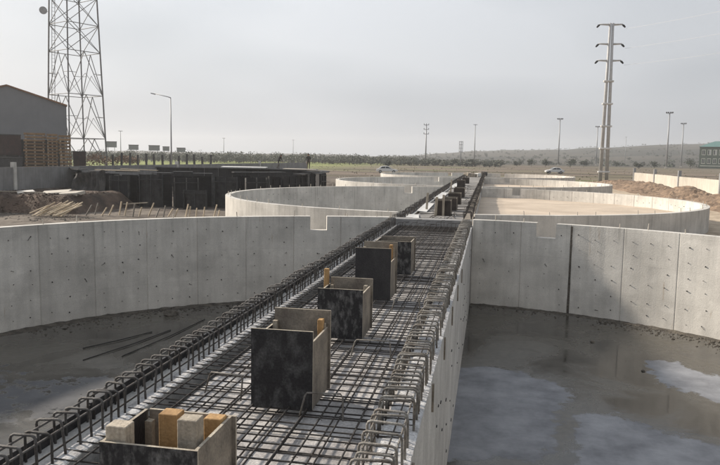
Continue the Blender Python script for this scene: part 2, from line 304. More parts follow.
# ------------------------------------------------------------------ site dimensions (metres, tank floor = 0)
TX = -1.70; TR = 11.93; TH = 2.85; TT = 0.28
TY = [11.24, 37.47, 63.70, 89.93]
HALF = 13.115
RX0, RX1 = -0.80, -0.50      # right channel wall
LX0, LX1 = -3.28, -2.95      # left channel wall
WTOP = 2.59
def gz(x, y):
    z = 1.75
    pit = sstep(-37.2, -35.2, x)*(1-sstep(-6, 2, x))*(1-sstep(86, 93, y))
    z -= 1.25*pit
    if math.hypot(x, y) < 140: z += 0.07*noise.noise(Vector((x*0.35, y*0.35, 0)))*(0.3 if abs(x-TX) < 15 else 1)
    return z

# ------------------------------------------------------------------ ground
def build_ground():
    b = MB()
    xs = [-3000, -1200, -500, -250, -150, -100, -75, -60, -50, -44, -40]+[-38+i*0.75 for i in range(int((-14.815+38)/0.75)+1)]
    xs = sorted(set([round(x, 3) for x in xs]+[TX-HALF]))
    xs = [x for x in xs if x <= TX-HALF+1e-6]
    xr = [TX+HALF]+[TX+HALF+i*0.9 for i in range(1, 12)]+[26, 32, 40, 60, 100, 160, 300, 600, 1400, 3000]
    y_near = [-300, -100, -40, -15, TY[0]-HALF]; ymid = []
    y = TY[0]-HALF
    while y < TY[3]+HALF-0.1: ymid.append(y); y += 0.95
    ymid.append(TY[3]+HALF)
    yf = [106, 112, 120, 135, 160, 200, 260, 340, 450, 600, 900, 1500, 2500, 4500]
    def grid(X, Y):
        vs = [(x, y, gz(x, y)) for y in Y for x in X]; n = len(X)
        b.add(vs, [(j*n+i, j*n+i+1, (j+1)*n+i+1, (j+1)*n+i) for j in range(len(Y)-1) for i in range(n-1)])
    mid = [TX-HALF+i*(2*HALF)/24 for i in range(25)]
    grid(xs, y_near+ymid[1:]+yf); grid(xr, y_near+ymid[1:]+yf); grid(mid, y_near); grid(mid, [ymid[-1]]+yf)
    for cy in TY:
        K = 120; vs = []
        for i in range(K):
            a = 2*math.pi*i/K+math.pi/4; dx, dy = math.cos(a), math.sin(a); e = HALF/max(abs(dx), abs(dy)); r0 = TR+0.12
            for j in range(5):
                rr = r0+(e-r0)*j/4; x, yy = TX+dx*rr, cy+dy*rr; vs.append((x, yy, gz(x, yy)))
        b.add(vs, [(i*5+j, i*5+j+1, ((i+1) % K)*5+j+1, ((i+1) % K)*5+j) for i in range(K) for j in range(4)])
    o = b.build('ground', 'ground', smooth=True); kind(o, 'structure')
build_ground()

# hills on the horizon
def build_hills():
    prof = [(-70, 4), (-45, 6), (-30, 7), (-18, 6), (-10, 6), (-6.5, 9), (-4, 15), (-1, 20), (2, 23), (5.3, 26), (8.3, 31), (13, 37), (17, 41), (25, 44), (40, 40), (70, 30)]
    def ph(a):
        for (a0, h0), (a1, h1) in zip(prof, prof[1:]):
            if a0 <= a <= a1: return h0+(h1-h0)*sstep(a0, a1, a)
        return 5
    b = MB(); A = [-70+i*0.5 for i in range(281)]; D = [520, 600, 700, 820, 950, 1100, 1250, 1400, 1520, 1650, 2000]
    vs = []
    for d in D:
        for a in A:
            x, y = place(a, d); k = sstep(520, 1500, d) if d <= 1520 else 1-0.5*sstep(1520, 2000, d)
            n_ = noise.noise(Vector((x*0.004, y*0.004, 3)))*5*k+noise.noise(Vector((x*0.015, y*0.015, 9)))*1.5*k
            vs.append((x, y, 1.6-0.6*(1-k)+(ph(a)+n_)*k))
    n = len(A)
    b.add(vs, [(j*n+i, j*n+i+1, (j+1)*n+i+1, (j+1)*n+i) for j in range(len(D)-1) for i in range(n-1)])
    kind(b.build('hills', 'ground', smooth=True), 'structure')
    return ph
hill_profile = build_hills()

# ------------------------------------------------------------------ tanks
PANEL = 7.65
def ring_xy(cy, a, r): return (TX+r*math.sin(R_(a)), cy+r*math.cos(R_(a)))
def wall_panel(cy, a0, a1, notch=None, z0=0.0):
    b = MB()
    def solid(aa, ztop, ch0, ch1):
        vs = []; k = len(aa)
        for i, a in enumerate(aa):
            ri = TR+(0.022 if (i == 0 and ch0) or (i == k-1 and ch1) else 0)
            xi, yi = ring_xy(cy, a, ri); xo, yo = ring_xy(cy, a, TR+TT)
            vs += [(xi, yi, z0-0.3), (xi, yi, ztop), (xo, yo, ztop), (xo, yo, z0-0.3)]
        fs = [(i*4+j, (i+1)*4+j, (i+1)*4+(j+1) % 4, i*4+(j+1) % 4) for i in range(k-1) for j in range(4)]
        fs += [(0, 1, 2, 3), ((k-1)*4+3, (k-1)*4+2, (k-1)*4+1, (k-1)*4)]
        b.add(vs, fs)
    def samples(p, q, e0, e1):
        out = [p]+([p+0.11] if e0 else []); m = max(1, int((q-p)/2.0))
        s0, s1 = out[-1], q-(0.11 if e1 else 0)
        out += [s0+(s1-s0)*i/m for i in range(1, m+1)]
        if e1: out.append(q)
        return out
    if notch:
        n0, n1 = notch
        solid(samples(a0, n0, True, False), TH, True, False); solid(samples(n0, n1, False, False), TH-0.47, False, False); solid(samples(n1, a1, False, True), TH, False, True)
    else: solid(samples(a0, a1, True, True), TH, True, True)
    return b
tank_labels = ['nearest round concrete tank, bare inner wall behind the rebar mat', 'second round tank, whose sunlit white outer wall shows left of the channel',
               'third round concrete tank, beside the twin-pole pylon', 'farthest round concrete tank, at the end of the channel']
for ti, cy in enumerate(TY):
    t = thing('round_tank', tank_labels[ti], 'tank', group='round tanks along the channel')
    spans = []
    lend = -172.4; a = -7.6; edges = [a]; nx = -15.4
    while nx > lend+2: edges.append(nx); nx -= PANEL
    edges.append(lend); spans += [(edges[i+1], edges[i]) for i in range(len(edges)-1)]
    edges = [5.8]; nx = 13.5
    while nx < 174.2-2: edges.append(nx); nx += PANEL
    edges.append(174.2); spans += [(edges[i], edges[i+1]) for i in range(len(edges)-1)]
    for (p, q) in spans:
        nt_ = (-20.4, -17.7) if p < -20.4 and q > -17.7 else ((15.8, 18.8) if p < 15.8 and q > 18.8 else None)
        wall_panel(cy, p, q, nt_).build('wall_panel', 'concrete', t)
    # short anchor pins on the rim
    k = 0
    for a in [x*4.6+rnd.uniform(-.7, .7) for x in range(-37, 38)]:
        if -9 < a < 7.5 or abs(a) > 171 or rnd.random() < 0.25 or (-21.5 < a < -16.5) or (14.8 < a < 19.8): continue
        x, y = ring_xy(cy, a, TR+TT*0.5); h = rnd.uniform(.09, .2)
        bar('anchor_pin', (x, y, TH-0.02), (x+rnd.uniform(-.025, .025), y+rnd.uniform(-.025, .025), TH+h), 0.015 if ti < 2 else 0.02, 'pale_concrete', t)
    # tie ends: little dark stubs in rows on both faces
    if ti < 2:
        b = MB()
        for (p, q) in spans:
            wdt = q-p; cols = [p+wdt*f for f in (0.18, 0.5, 0.82)]
            for a in cols:
                for z in (0.3, 0.75, 1.22, 1.62, 2.05, 2.48):
                    if rnd.random() < 0.1: continue
                    aa = a+rnd.gauss(0, .16); zz = z+rnd.gauss(0, .035)
                    if ((-21 < aa < -17) or (15 < aa < 19.3)) and zz > 2.2: continue
                    x0, y0 = ring_xy(cy, aa, TR+0.02); x1, y1 = ring_xy(cy, aa+rnd.uniform(-.06, .06), TR-rnd.uniform(.014, .038))
                    b.tube([(x0, y0, zz), (x1, y1, zz+rnd.uniform(-.02, .015))], rnd.choice((.009, .011, .013, .018)), 5)
                    if ti == 0 and rnd.random() < 0.12:
                        x2, y2 = ring_xy(cy, aa+rnd.uniform(-.5, .5), TR-0.012)
                        b.tube([(x1, y1, zz), (x2, y2, zz-rnd.uniform(-.03, .12))], 0.006, 4)
        kind(b.build('tie_ends', 'plastic_black', t), 'stuff')
    if ti == 0:
        b = MB(); vs = []
        for k in range(25):
            z = -.1+2.9*k/24
            for d in (-1, 1):
                x, y = ring_xy(cy, 21.15+d*(.13+.10*abs(noise.noise(Vector((z*1.6, d, 3))))+.05*(1-z/2.9)), TR-.004); vs.append((x, y, z))
        b.add(vs, [(2*k, 2*k+1, 2*k+3, 2*k+2) for k in range(24)]); b.build('joint_seal', 'rubble', t)
    # floors
    b = MB(); K = 96
    b.add([(TX, cy, 0)]+[(TX+(TR+.05)*math.sin(2*math.pi*i/K), cy+(TR+.05)*math.cos(2*math.pi*i/K), 0) for i in range(K)], [(0, (i+1) % K+1, i+1) for i in range(K)])
    if ti: kind(b.build('tank_floor', 'concrete_wall'), 'structure')
    if ti:
        b = MB(); ang = [5.8+i*(174.2-5.8)/60 for i in range(61)]; rows = 8; vs = []
        pts = [ring_xy(cy, a, TR-0.002) for a in ang]
        for (x, y) in pts:
            for j in range(rows+1):
                xx = RX1+(x-RX1)*j/rows; vs.append((xx, y, 2.19+0.05*noise.noise(Vector((xx*.5, y*.5, ti)))))
        b.add(vs, [(i*(rows+1)+j, (i+1)*(rows+1)+j, (i+1)*(rows+1)+j+1, i*(rows+1)+j+1) for i in range(60) for j in range(rows)])
        kind(b.build('sand_fill', 'sand', smooth=True), 'structure')

# floor of the nearest tank: one grid sheet that stores how dry each spot is
def seg_d(p, a, b_):
    ab = b_-a; t = max(0, min(1, (p-a).dot(ab)/ab.length_squared)); return (p-a-ab*t).length
def signed(p, poly):
    n = len(poly); ins = False; d = 1e9
    for i in range(n):
        a, b_ = poly[i], poly[(i+1) % n]; d = min(d, seg_d(p, a, b_))
        if (a.y > p.y) != (b_.y > p.y) and p.x < (b_.x-a.x)*(p.y-a.y)/(b_.y-a.y)+a.x: ins = not ins
    return d if ins else -d
DRY = [[Vector(q) for q in poly] for poly in (
    [(-.8, 15.9), (.19, 16.1), (.81, 15.95), (1.38, 15.35), (1.87, 14.95), (1.74, 14.05), (1.41, 13.0), (1.36, 11.75), (.87, 11.1), (-.8, 10.7)],
    [(1.75, 13.4), (2.56, 13.6), (3.07, 13.0), (3.66, 12.7), (4.4, 12.2), (5.6, 10.5), (5.6, 8.5), (3.0, 7.0), (1.4, 9.0), (1.5, 11.0)],
    [(3.88, 17.6), (4.65, 17.8), (4.85, 16.9), (5.5, 16.6), (7.2, 16.0), (7.6, 14.0), (6.3, 13.0), (5.0, 14.0), (4.47, 15.17), (3.8, 15.66)])]
b = MB(); nr, na = 90, 200; vs = [(TX, TY[0], 0.003)]; att = [0.0]
for r in range(1, nr+1):
    for k in range(na):
        x, y = ring_xy(TY[0], 360*k/na, (TR+.04)*r/nr); vs.append((x, y, 0.003))
        if x > RX1-.3 and y > 6: att.append(max(signed(Vector((x, y)), p) for p in DRY))
        elif x < LX0: att.append(-.12+.7*noise.noise(Vector((x*.28, y*.28, 11)))-.25*sstep(TR-3.5, TR-.5, (TR+.04)*r/nr))
        else: att.append(-1.0)
b.add(vs, [(0, 1+(k+1) % na, 1+k) for k in range(na)]+[(1+(r-1)*na+k, 1+(r-1)*na+(k+1) % na, 1+r*na+(k+1) % na, 1+r*na+k) for r in range(1, nr) for k in range(na)])
fo = kind(b.build('tank_floor', 'wet_floor'), 'structure')
at = fo.data.attributes.new('dry', 'FLOAT', 'POINT'); at.data.foreach_set('value', att)
for p in fo.data.polygons:
    if p.normal.z < 0: p.flip()

# ------------------------------------------------------------------ channel
ch = thing('concrete_channel', 'long straight concrete channel running through all the round tanks', 'channel', (-1.875, 0, 0))
def chp(o): o.parent = ch; o.matrix_parent_inverse = Matrix.Translation((1.875, 0, 0)); return o
def seg_wall(x0, x1, y0, y1, ztop, m='concrete_wall'):
    b = MB(); c = 0.018
    prof = [(y0, c), (y0+.03, 0), (y1-.03, 0), (y1, c)]; vs = []
    for (y, d) in prof: vs += [(x0+d, y, -0.3), (x0+d, y, ztop-d), (x1-d, y, ztop-d), (x1-d, y, -0.3)]
    k = 4
    b.add(vs, [(i*4+j, i*4+(j+1) % 4, (i+1)*4+(j+1) % 4, (i+1)*4+j) for i in range(k-1) for j in range(4)]+[(3, 2, 1, 0), (12, 13, 14, 15)])
    return chp(b.build('wall_panel', m))
y = -2.0
while y < 102:
    y1 = min(y+2.4, 102.3)
    seg_wall(RX0, RX1, y, y1, WTOP); seg_wall(LX0, LX1, y, y1, WTOP); y = y1
# crumbly laitance on both wall tops along the open rebar
def crumbs(x0, x1, y0, y1, z):
    b = MB(); nx, ny = 6, int((y1-y0)/0.05); vs = []
    for j in range(ny+1):
        for i in range(nx+1):
            x = x0+(x1-x0)*i/nx; yy = y0+(y1-y0)*j/ny; e = 1 if 0 < i < nx else 0
            vs.append((x+(0 if e else rnd.uniform(-.006, .006)), yy, z+(0.003+0.006*max(0, noise.noise(Vector((x*9, yy*9, 1)))+.25)+rnd.uniform(0, .004))*e+0.003))
    b.add(vs, [(j*(nx+1)+i, j*(nx+1)+i+1, (j+1)*(nx+1)+i+1, (j+1)*(nx+1)+i) for j in range(ny) for i in range(nx)])
    return kind(chp(b.build('rough_top', 'crumb')), 'stuff')
crumbs(RX0+.012, RX1-.004, 1.5, 23, WTOP); crumbs(-3.11, LX1-.008, 1.5, 23, WTOP)
y = 0.4
while y < 23:
    y1 = min(y+2.4, 23.1); b = MB(); zt = WTOP+.125+rnd.uniform(-.012, .012)
    b.box(LX0-.026, LX0-.003, y+.004, y1-.004, 1.4, zt); chp(b.build('added_shade_board', 'ply_face')); y = y1  # upstand boards added so the outer part of the left wall top is shaded
# deck sheets under the rebar mat and deck boards beyond
DZ = 2.50
y = 0.2
while y < 23.0:
    y1 = min(y+1.22, 23.2)
    for (x0, x1) in ((-2.80, -1.80), (-1.80, RX0)):
        b = MB(); dz = rnd.uniform(-.006, .004); b.box(x0+.004, x1-.004, y+.004, y1-.004, DZ-.02, DZ+dz); chp(b.build('deck_sheet', 'deck'))
    y = y1
b = MB(); b.box(LX1, RX0, 0, 102, 1.5, 1.62); chp(b.build('channel_slab', 'concrete_wall'))
b = MB(); b.box(LX0+.02, RX1-.02, 23.2, 23.75, 2.3, 2.80); chp(b.build('cross_beam', 'grey_precast', bevel=.015))
y = 23.8
while y < 101:
    wdt = rnd.uniform(.42, .6) if y < 60 else 1.2
    b = MB(); b.box(-2.75+rnd.uniform(-.08, .05), RX0-.02+rnd.uniform(-.06, .01), y, y+wdt-.05, 2.5, 2.56+rnd.uniform(0, .05), rot=Matrix.Rotation(rnd.uniform(-.015, .015), 3, 'Z'))
    chp(b.build('deck_board', 'deck2')); y += wdt
# form clamps on the outer face of the right wall
for i in range(7):
    y = 3.1+i*1.9; b = MB(); b.box(RX1, RX1+.022, y, y+.032, 2.25, 2.545); chp(b.build('form_clamp', 'ply_dusty'))
# tie slots on the outer face of the right wall
b = MB()
for i in range(60):
    y = 3+i*.33+rnd.uniform(-.1, .1)
    for z in (0.35, 0.85, 1.35, 1.85):
        if rnd.random() < .72: continue
        zz = z+rnd.uniform(-.1, .1); b.box(RX1-.01, RX1+.012, y, y+rnd.uniform(.03, .12), zz, zz+rnd.uniform(.012, .02))
kind(chp(b.build('tie_ends', 'plastic_black')), 'stuff')

# ------------------------------------------------------------------ rebar mat with stirrup rows
mat_ = thing('rebar_mat', 'steel rebar mat with upright stirrup rows along both channel walls', 'rebar', (-1.875, 3, DZ))
def mp_(o):
    o.parent = mat_; o.matrix_parent_inverse = Matrix.Translation((1.875, -3, -DZ)); return o
BX = [(3.95, 4.52), (6.36, 6.93)]
def in_box(x, y):
    for yb in BOXY:
        if -2.1 < x < -1.44 and yb-.03 < y < yb+.58: return True
    return False
BOXY = [3.3, 5.75, 8.2, 10.65, 13.1]
MZ = 2.600
for i in range(13):                        # long bars, upper layer
    x = -2.86+i*0.168+rnd.uniform(-.015, .015)
    dx = rnd.uniform(-.03, .03)
    mp_(bar('long_bar', (x, 1.2, MZ+.016), (x+dx, 23.15, MZ+.016+rnd.uniform(0, .012)), .0078, 'rebar'))
for i in range(8):                         # lower layer and lapped bars
    x = -2.78+i*0.25+rnd.uniform(-.05, .05); ys = rnd.uniform(1, 4)
    mp_(bar('long_bar', (x, ys, DZ+.035), (x+rnd.uniform(-.06, .06), ys+rnd.uniform(12, 19), DZ+.035), .0075, 'rebar'))
y = 1.6
while y < 23:
    x0, x1 = -3.05+rnd.uniform(-.06, .04), -.60+rnd.uniform(-.03, .05); dy = rnd.uniform(-.025, .025)
    mp_(bar('cross_bar', (x0, y, MZ), (x1, y+dy, MZ), .0073, 'rebar'))
    y += 0.148+rnd.uniform(-.02, .02)
y = 1.7
while y < 23:
    mp_(bar('cross_bar', (-2.9, y, DZ+.02), (-.85, y+rnd.uniform(-.04, .04), DZ+.02), .007, 'rebar')); y += rnd.uniform(.3, .5)
def stirrup_mesh(w, h, m, r=.0106, lean=0.0):
    b = MB(); pts = [(0, 0, -0.06), (0, 0, h-.035), (0.009, 0, h-.011), (.032, 0, h), (w-.032, 0, h), (w-.009, 0, h-.011), (w, 0, h-.035), (w, 0, -0.06)]
    b.tube(pts, r, 7); return b.mesh('stirrup', m, True)
SL = [stirrup_mesh(w_, h_, 'stirrup') for w_, h_ in ((.21, .262), (.215, .25), (.20, .27))]
SRm = [stirrup_mesh(w_, h_, 'stirrup_bright') for w_, h_ in ((.285, .262), (.275, .25), (.295, .272))]
for meshes, x, n0, dy0 in ((SL, -3.255, 2.4, .150), (SRm, -.835, 2.4, .150)):
    y = n0
    while y < 23.05:
        o = link('stirrup', rnd.choice(meshes)); o.location = (x+rnd.uniform(-.008, .008), y, WTOP+rnd.uniform(-.012, .008))
        o.rotation_euler = (rnd.gauss(0, .07), rnd.gauss(0, .03), rnd.gauss(0, .09)); mp_(o); y += dy0*rnd.choice((1, 1, 1, .8, 1.2))+rnd.uniform(-.03, .03)
for x in (-3.062, -3.243): mp_(bar('long_bar', (x, 1.2, WTOP+.215), (x, 23.1, WTOP+.215), .009, 'stirrup'))
for x in (-.815, -.575): mp_(bar('long_bar', (x, 1.2, WTOP+.205), (x, 23.1, WTOP+.205), .009, 'stirrup_bright'))
mp_(bar('long_bar', (-.69, 1.2, WTOP+.045), (-.69, 23.1, WTOP+.045), .008, 'rebar')); mp_(bar('long_bar', (-3.12, 1.2, WTOP+.045), (-3.12, 23.1, WTOP+.045), .008, 'rebar'))
for i in range(16):                        # starter hooks before the cross beam
    x = -2.8+i*.13; yy = 21.6+rnd.uniform(-.3, 1.2); b = MB(); h = rnd.uniform(.12, .22)
    b.tube([(x, yy, MZ-.02), (x, yy, MZ+h), (x+.03, yy+.03, MZ+h+.03), (x+rnd.uniform(.1, .3), yy+.12, MZ+h+.03)], .008, 5); mp_(b.build('starter_hook', 'rebar', smooth=True))
# wire ties at crossings
b = MB()
for i in range(420):
    x = -2.86+rnd.randrange(13)*.168; y = rnd.uniform(3.4, 16); b.tube([(x-.02, y-.015, MZ+.022), (x, y, MZ+.03), (x+.018, y+.018, MZ+.012)], .0028, 4)
kind(mp_(b.build('wire_ties', 'rebar')), 'stuff')

# rebar chairs standing on the mat
def chair(x, y, w_, h_, rz, label):
    b = MB(); pts = [(-.04, -.02, .0), (0, 0, h_-.03), (.02, 0, h_), (w_-.02, 0, h_), (w_, 0, h_-.03), (w_+.01, -.06, -0.02)]
    b.tube(pts, .0085, 6); o = b.build('rebar_chair', 'stirrup_bright', smooth=True); o.location = (x, y, MZ+.02); o.rotation_euler = (0, 0, rz); tag(o, label, 'rebar chair', 'bent rebar chairs on the mat')
chair(-1.50, 5.60, .33, .20, .12, 'bent rebar chair right beside the tallest front plywood box')
chair(-1.42, 7.45, .40, .19, .1, 'bent rebar chair between the second and third plywood boxes')
chair(-2.52, 5.95, .34, .20, -.1, 'bent rebar chair left of the second plywood box')
chair(-2.62, 4.35, .26, .2, .1, 'bent rebar chair behind the timber-filled front box at the left')
chair(-1.30, 9.9, .36, .19, .2, 'bent rebar chair on the mat beyond the third plywood box')

# ------------------------------------------------------------------ plywood box forms
def ply(b, x0, x1, y0, y1, z0, z1, axis, outer_sign):
    """panel with film faces (slot 0) and raw edges (slot 1)"""
    vs = [(x0, y0, z0), (x1, y0, z0), (x1, y1, z0), (x0, y1, z0), (x0, y0, z1), (x1, y0, z1), (x1, y1, z1), (x0, y1, z1)]
    fs = [(0, 3, 2, 1), (4, 5, 6, 7), (0, 1, 5, 4), (1, 2, 6, 5), (2, 3, 7, 6), (3, 0, 4, 7)]
    for k, f in enumerate(fs):
        if axis == 'y': mi = 0 if k in (2, 4) else 1
        else: mi = 0 if k in (3, 5) else 1
        b.add([vs[i] for i in f], [(0, 1, 2, 3)], mi)
def box_form(y, label, front='ply_face', back_up=.0, hgt=.69, dep=.52, wid=.57, blocks=(), x1=-1.47, side_drop=0.0, rz=0.0, group='plywood box forms on the rebar mat', z=MZ+.03, side='ply_dusty'):
    t = thing('box_form', label, 'box form', (x1-wid/2, y+dep/2, z), rz, group)
    W, D, T = wid/2, dep/2, .018
    def p(nm, x0, x1_, y0, y1, z1, ax, m):
        b = MB(); ply(b, x0, x1_, y0, y1, -.025, z1, ax, 1); return b.build(nm, [m, 'ply_edge'], t)
    p('panel', -W, W, -D, -D+T, hgt, 'y', front)
    p('panel', -W+.03, W+.02, D-T, D, hgt+back_up, 'y', 'ply_dusty')
    p('panel', W-T-.004, W-.004, -D+T, D-T, hgt-side_drop, 'x', side)
    p('panel', -W+.004, -W+T+.004, -D+T, D-T, hgt-side_drop, 'x', 'ply_face')
    for (bx, by, sx, sy, z0, z1, m) in blocks:
        b = MB(); b.box(bx, bx+sx, by, by+sy, z0, z1, rot=Matrix.Rotation(rnd.uniform(-.03, .03), 3, 'Z')); b.build('timber_block', m, t, bevel=.004)
    # battens nailed to the corners
    for sx in (-1, 1):
        b = MB(); xx = sx*(W-T-.028); b.box(xx-.022, xx+.022, D-T-.05, D-T-.002, .02, hgt-.06); b.build('batten', 'wood_grey', t)
    return t
box_form(BOXY[0], 'front plywood box form with yellow timber blocks inside, cut by the picture edge', 'ply_smear', 0.0, hgt=.655, dep=.53, blocks=[
    (-.265, -.235, .12, .10, .5, .735, 'wood_grey'), (-.055, -.03, .115, .10, .3, .745, 'wood'), (.12, -.16, .115, .10, .3, .775, 'wood_grey'), (.15, .13, .11, .09, .3, .675, 'wood')])
box_form(BOXY[1], 'second plywood box form, black front face, standing alone in the open mat', 'ply_mottle', .06, dep=.62, side_drop=.10, blocks=[(.20, .18, .05, .09, .3, .68, 'wood')])
box_form(BOXY[2], 'third plywood box form with smeared grey front face and tall yellow post', 'ply_smear', .04, hgt=.60, dep=.62, blocks=[(-.33, .20, .06, .06, 0, .76, 'wood'), (.2, .2, .05, .08, .4, .56, 'wood_grey')], side_drop=.05)
box_form(BOXY[3], 'fourth plywood box form, tallest and blackest, behind the smeared one', 'ply_face', .03, hgt=.80, dep=.62, blocks=[(.19, .15, .05, .09, .3, .80, 'wood')], side_drop=.22)
box_form(BOXY[4], 'fifth plywood box form, mostly hidden behind the tallest black one', 'ply_smear', .03, hgt=.62, dep=.62, wid=.7, x1=-1.42)

# ------------------------------------------------------------------ second section of the channel
for i, (y, x1, lab) in enumerate([(27.4, -1.45, 'open brown box form just past the cross beam'), (30.2, -1.35, 'dark box form behind the open brown one on the far deck'),
                                  (34.5, -1.35, 'dark box form halfway along the second tank'), (41.0, -1.4, 'dark box form on the far half of the second tank'), (56.0, -1.9, 'dark box form on the channel over the third tank'), (64.0, -1.8, 'last dark box form, far up the channel')]):
    box_form(y, lab, 'ply_brown', .04, hgt=.56 if i else .62, wid=.62, dep=.6, x1=x1, group='box forms on the far channel', z=2.58, blocks=[(-.02, -.36, .09, .04, 0, .85, 'wood_grey')] if i == 0 else [(-.3, .2, .05, .05, .1, .64, 'wood_grey')])
def board(name, c, size, rot, m, label, cat='board', group=None):
    b = MB(); sx, sy, sz = (s/2 for s in size); b.box(-sx, sx, -sy, sy, -sz, sz)
    o = b.build(name, m, bevel=min(size)*.12); o.location = c; o.rotation_euler = rot; tag(o, label, cat, group); return o
board('white_sheet', (-2.85, 26.4, 2.63), (.5, 1.5, .03), (.0, .03, .1), 'white_board', 'white sheet lying on the left channel edge nearest the cross beam', 'sheet', 'pale sheets on the far channel')
board('white_sheet', (-2.45, 24.9, 2.66), (.6, .5, .03), (.0, .03, -.3), 'white_board', 'white sheet lying on the deck right behind the cross beam', 'sheet', 'pale sheets on the far channel')
board('white_sheet', (-2.78, 31.5, 2.64), (.42, 5.5, .03), (0, .08, .02), 'white_board', 'long pale sheet sloping along the channel beside the second tank', 'sheet', 'pale sheets on the far channel')
board('white_sheet', (-2.78, 42, 2.64), (.42, 7, .03), (0, .08, .0), 'white_board', 'long pale sheet sloping along the channel at the far tank two rim', 'sheet', 'pale sheets on the far channel')
board('white_sheet', (-2.78, 58, 2.64), (.42, 9, .03), (0, .08, .0), 'white_board', 'farthest pale sheet sloping along the channel', 'sheet', 'pale sheets on the far channel')
for k, (x, y, h, tilt, lab) in enumerate([(-2.0, 27.1, .8, .12, 'upright plank leaning on the brown box form'), (-2.62, 30.1, .8, -.1, 'short upright plank by the dark far box'), (-2.5, 47, .9, .1, 'upright plank at the far rim of the second tank')]):
    board('plank', (x, y, 2.56+h/2), (.10, .035, h), (tilt, .05, .1), 'wood_grey', lab, 'plank', 'upright planks on the far channel')
# raised right-hand parapet form on the far channel
par = thing('side_form', 'low grey plank form along the right edge of the far channel', 'formwork', (-.65, 24, WTOP))
for i in range(20):
    y0 = i*3.9; b = MB(); b.box(-.17, .13+rnd.uniform(-.02, .02), y0, y0+3.84, 0, .20+rnd.uniform(-.02, .02)); b.build('form_plank', 'ply_dusty', par)
lef = thing('side_rail', 'dark rail along the left edge of the far channel', 'rail', (-3.2, 24, WTOP))
for i in range(20):
    y0 = i*3.9; b = MB(); b.box(-.08, -.02, y0, y0+3.84, 0, .13+rnd.uniform(-.02, .02)); b.build('rail_plank', 'ply_face', lef)
b = MB()
for x0, w_ in ((-3.255, .21), (-.80, .25)):
    y = 24.0
    while y < 100:
        h = .24+rnd.uniform(-.03, .03); q = rnd.uniform(-.05, .05); z0 = WTOP if x0 < -2 else WTOP+.16
        b.tube([(x0, y, z0-.02), (x0+q, y, z0+h), (x0+w_+q, y+.02, z0+h), (x0+w_, y, z0-.02)], .013, 4); y += .22+rnd.uniform(-.04, .05)
for k in range(90):
    x = rnd.uniform(-2.7, -1.0); y = rnd.uniform(24, 60); a = rnd.choice((0, 0, 1.57))+rnd.uniform(-.15, .15); l_ = rnd.uniform(.4, 2.2)
    b.tube([(x, y, 2.63), (x+math.sin(a)*l_*(.5 if abs(math.sin(a)) > .5 else 1), y+math.cos(a)*l_, 2.64)], .014, 4)
kind(tag(b.build('far_rebar', 'rebar'), 'hoops and loose bars cluttering the far channel', 'rebar'), 'stuff')
# materials heaped at the far end
for k in range(7):
    x = -2.7+k*.3; y = rnd.uniform(82, 100); s = rnd.uniform(.5, 1.2)
    board('timber_bundle', (x, y, 2.6+s*.3), (s*.8, s*1.4, s*.6), (rnd.uniform(-.2, .2), rnd.uniform(-.2, .2), rnd.uniform(0, 3)), rnd.choice(['wood_grey', 'ply_dusty', 'dark_steel', 'white_board']), ORD_[k]+' bundle from the left in the heap at the far channel end', 'timber', 'bundles heaped at the far channel end')

# ------------------------------------------------------------------ things on the floor of the nearest tank
for k, (p, q, lab) in enumerate([((-9.77, 15.2), (-8.9, 17.1), 'loose rebar on the left tank floor, leftmost and shortest of three'), ((-9.2, 14.3), (-8.5, 17.4), 'loose rebar on the left tank floor, the long middle one'), ((-8.49, 14.8), (-8.1, 18.8), 'loose rebar on the left tank floor, nearest the stirrups')]):
    b = MB(); b.tube([(p[0], p[1], .02), ((p[0]+q[0])/2+.08, (p[1]+q[1])/2, .03), (q[0], q[1], .02)], .013, 6); tag(b.build('loose_rebar', 'plastic_black', smooth=True), lab, 'rebar', 'loose bars on the tank floor')
def rubble(name, gen, n, s0, s1, m):
    b = MB()
    for i in range(n):
        x, y, z = gen(i); s = rnd.uniform(s0, s1)*rnd.random()+s0*.4
        rot = Matrix.Rotation(rnd.uniform(0, 6), 3, 'Z') @ Matrix.Rotation(rnd.uniform(-.6, .6), 3, 'X')
        vs = [rot @ Vector((a*s*rnd.uniform(.6, 1.2), c*s*rnd.uniform(.5, 1), d*s*rnd.uniform(.3, .7)))+Vector((x, y, z+s*.15)) for a, c, d in ((1, 0, 0), (-1, 0, 0), (0, 1, 0), (0, -1, 0), (0, 0, 1), (0, 0, -1))]
        b.add(vs, [(0, 2, 4), (2, 1, 4), (1, 3, 4), (3, 0, 4), (2, 0, 5), (1, 2, 5), (3, 1, 5), (0, 3, 5)])
    return kind(b.build(name, m), 'stuff')
def gl(i):
    a = rnd.uniform(-64, -8); r = TR-abs(rnd.gauss(.1, .35)) if rnd.random() < .8 else TR-rnd.uniform(0, 1.6); x, y = ring_xy(TY[0], a, min(r, TR-.05)); return x, y, 0
o = rubble('rubble_left', gl, 1300, .02, .07, 'rubble'); tag(o, 'dark mud and rubble along the foot of the left tank wall', 'rubble')
def gr(i):
    a = rnd.uniform(26, 50) if rnd.random() < .7 else rnd.uniform(6, 50); r = TR-abs(rnd.gauss(.15, .4)); x, y = ring_xy(TY[0], a, min(r, TR-.05)); return x, y, 0
o = rubble('rubble_right', gr, 1100, .015, .06, 'rubble'); tag(o, 'dark crumbled soil along the foot of the right tank wall', 'rubble')
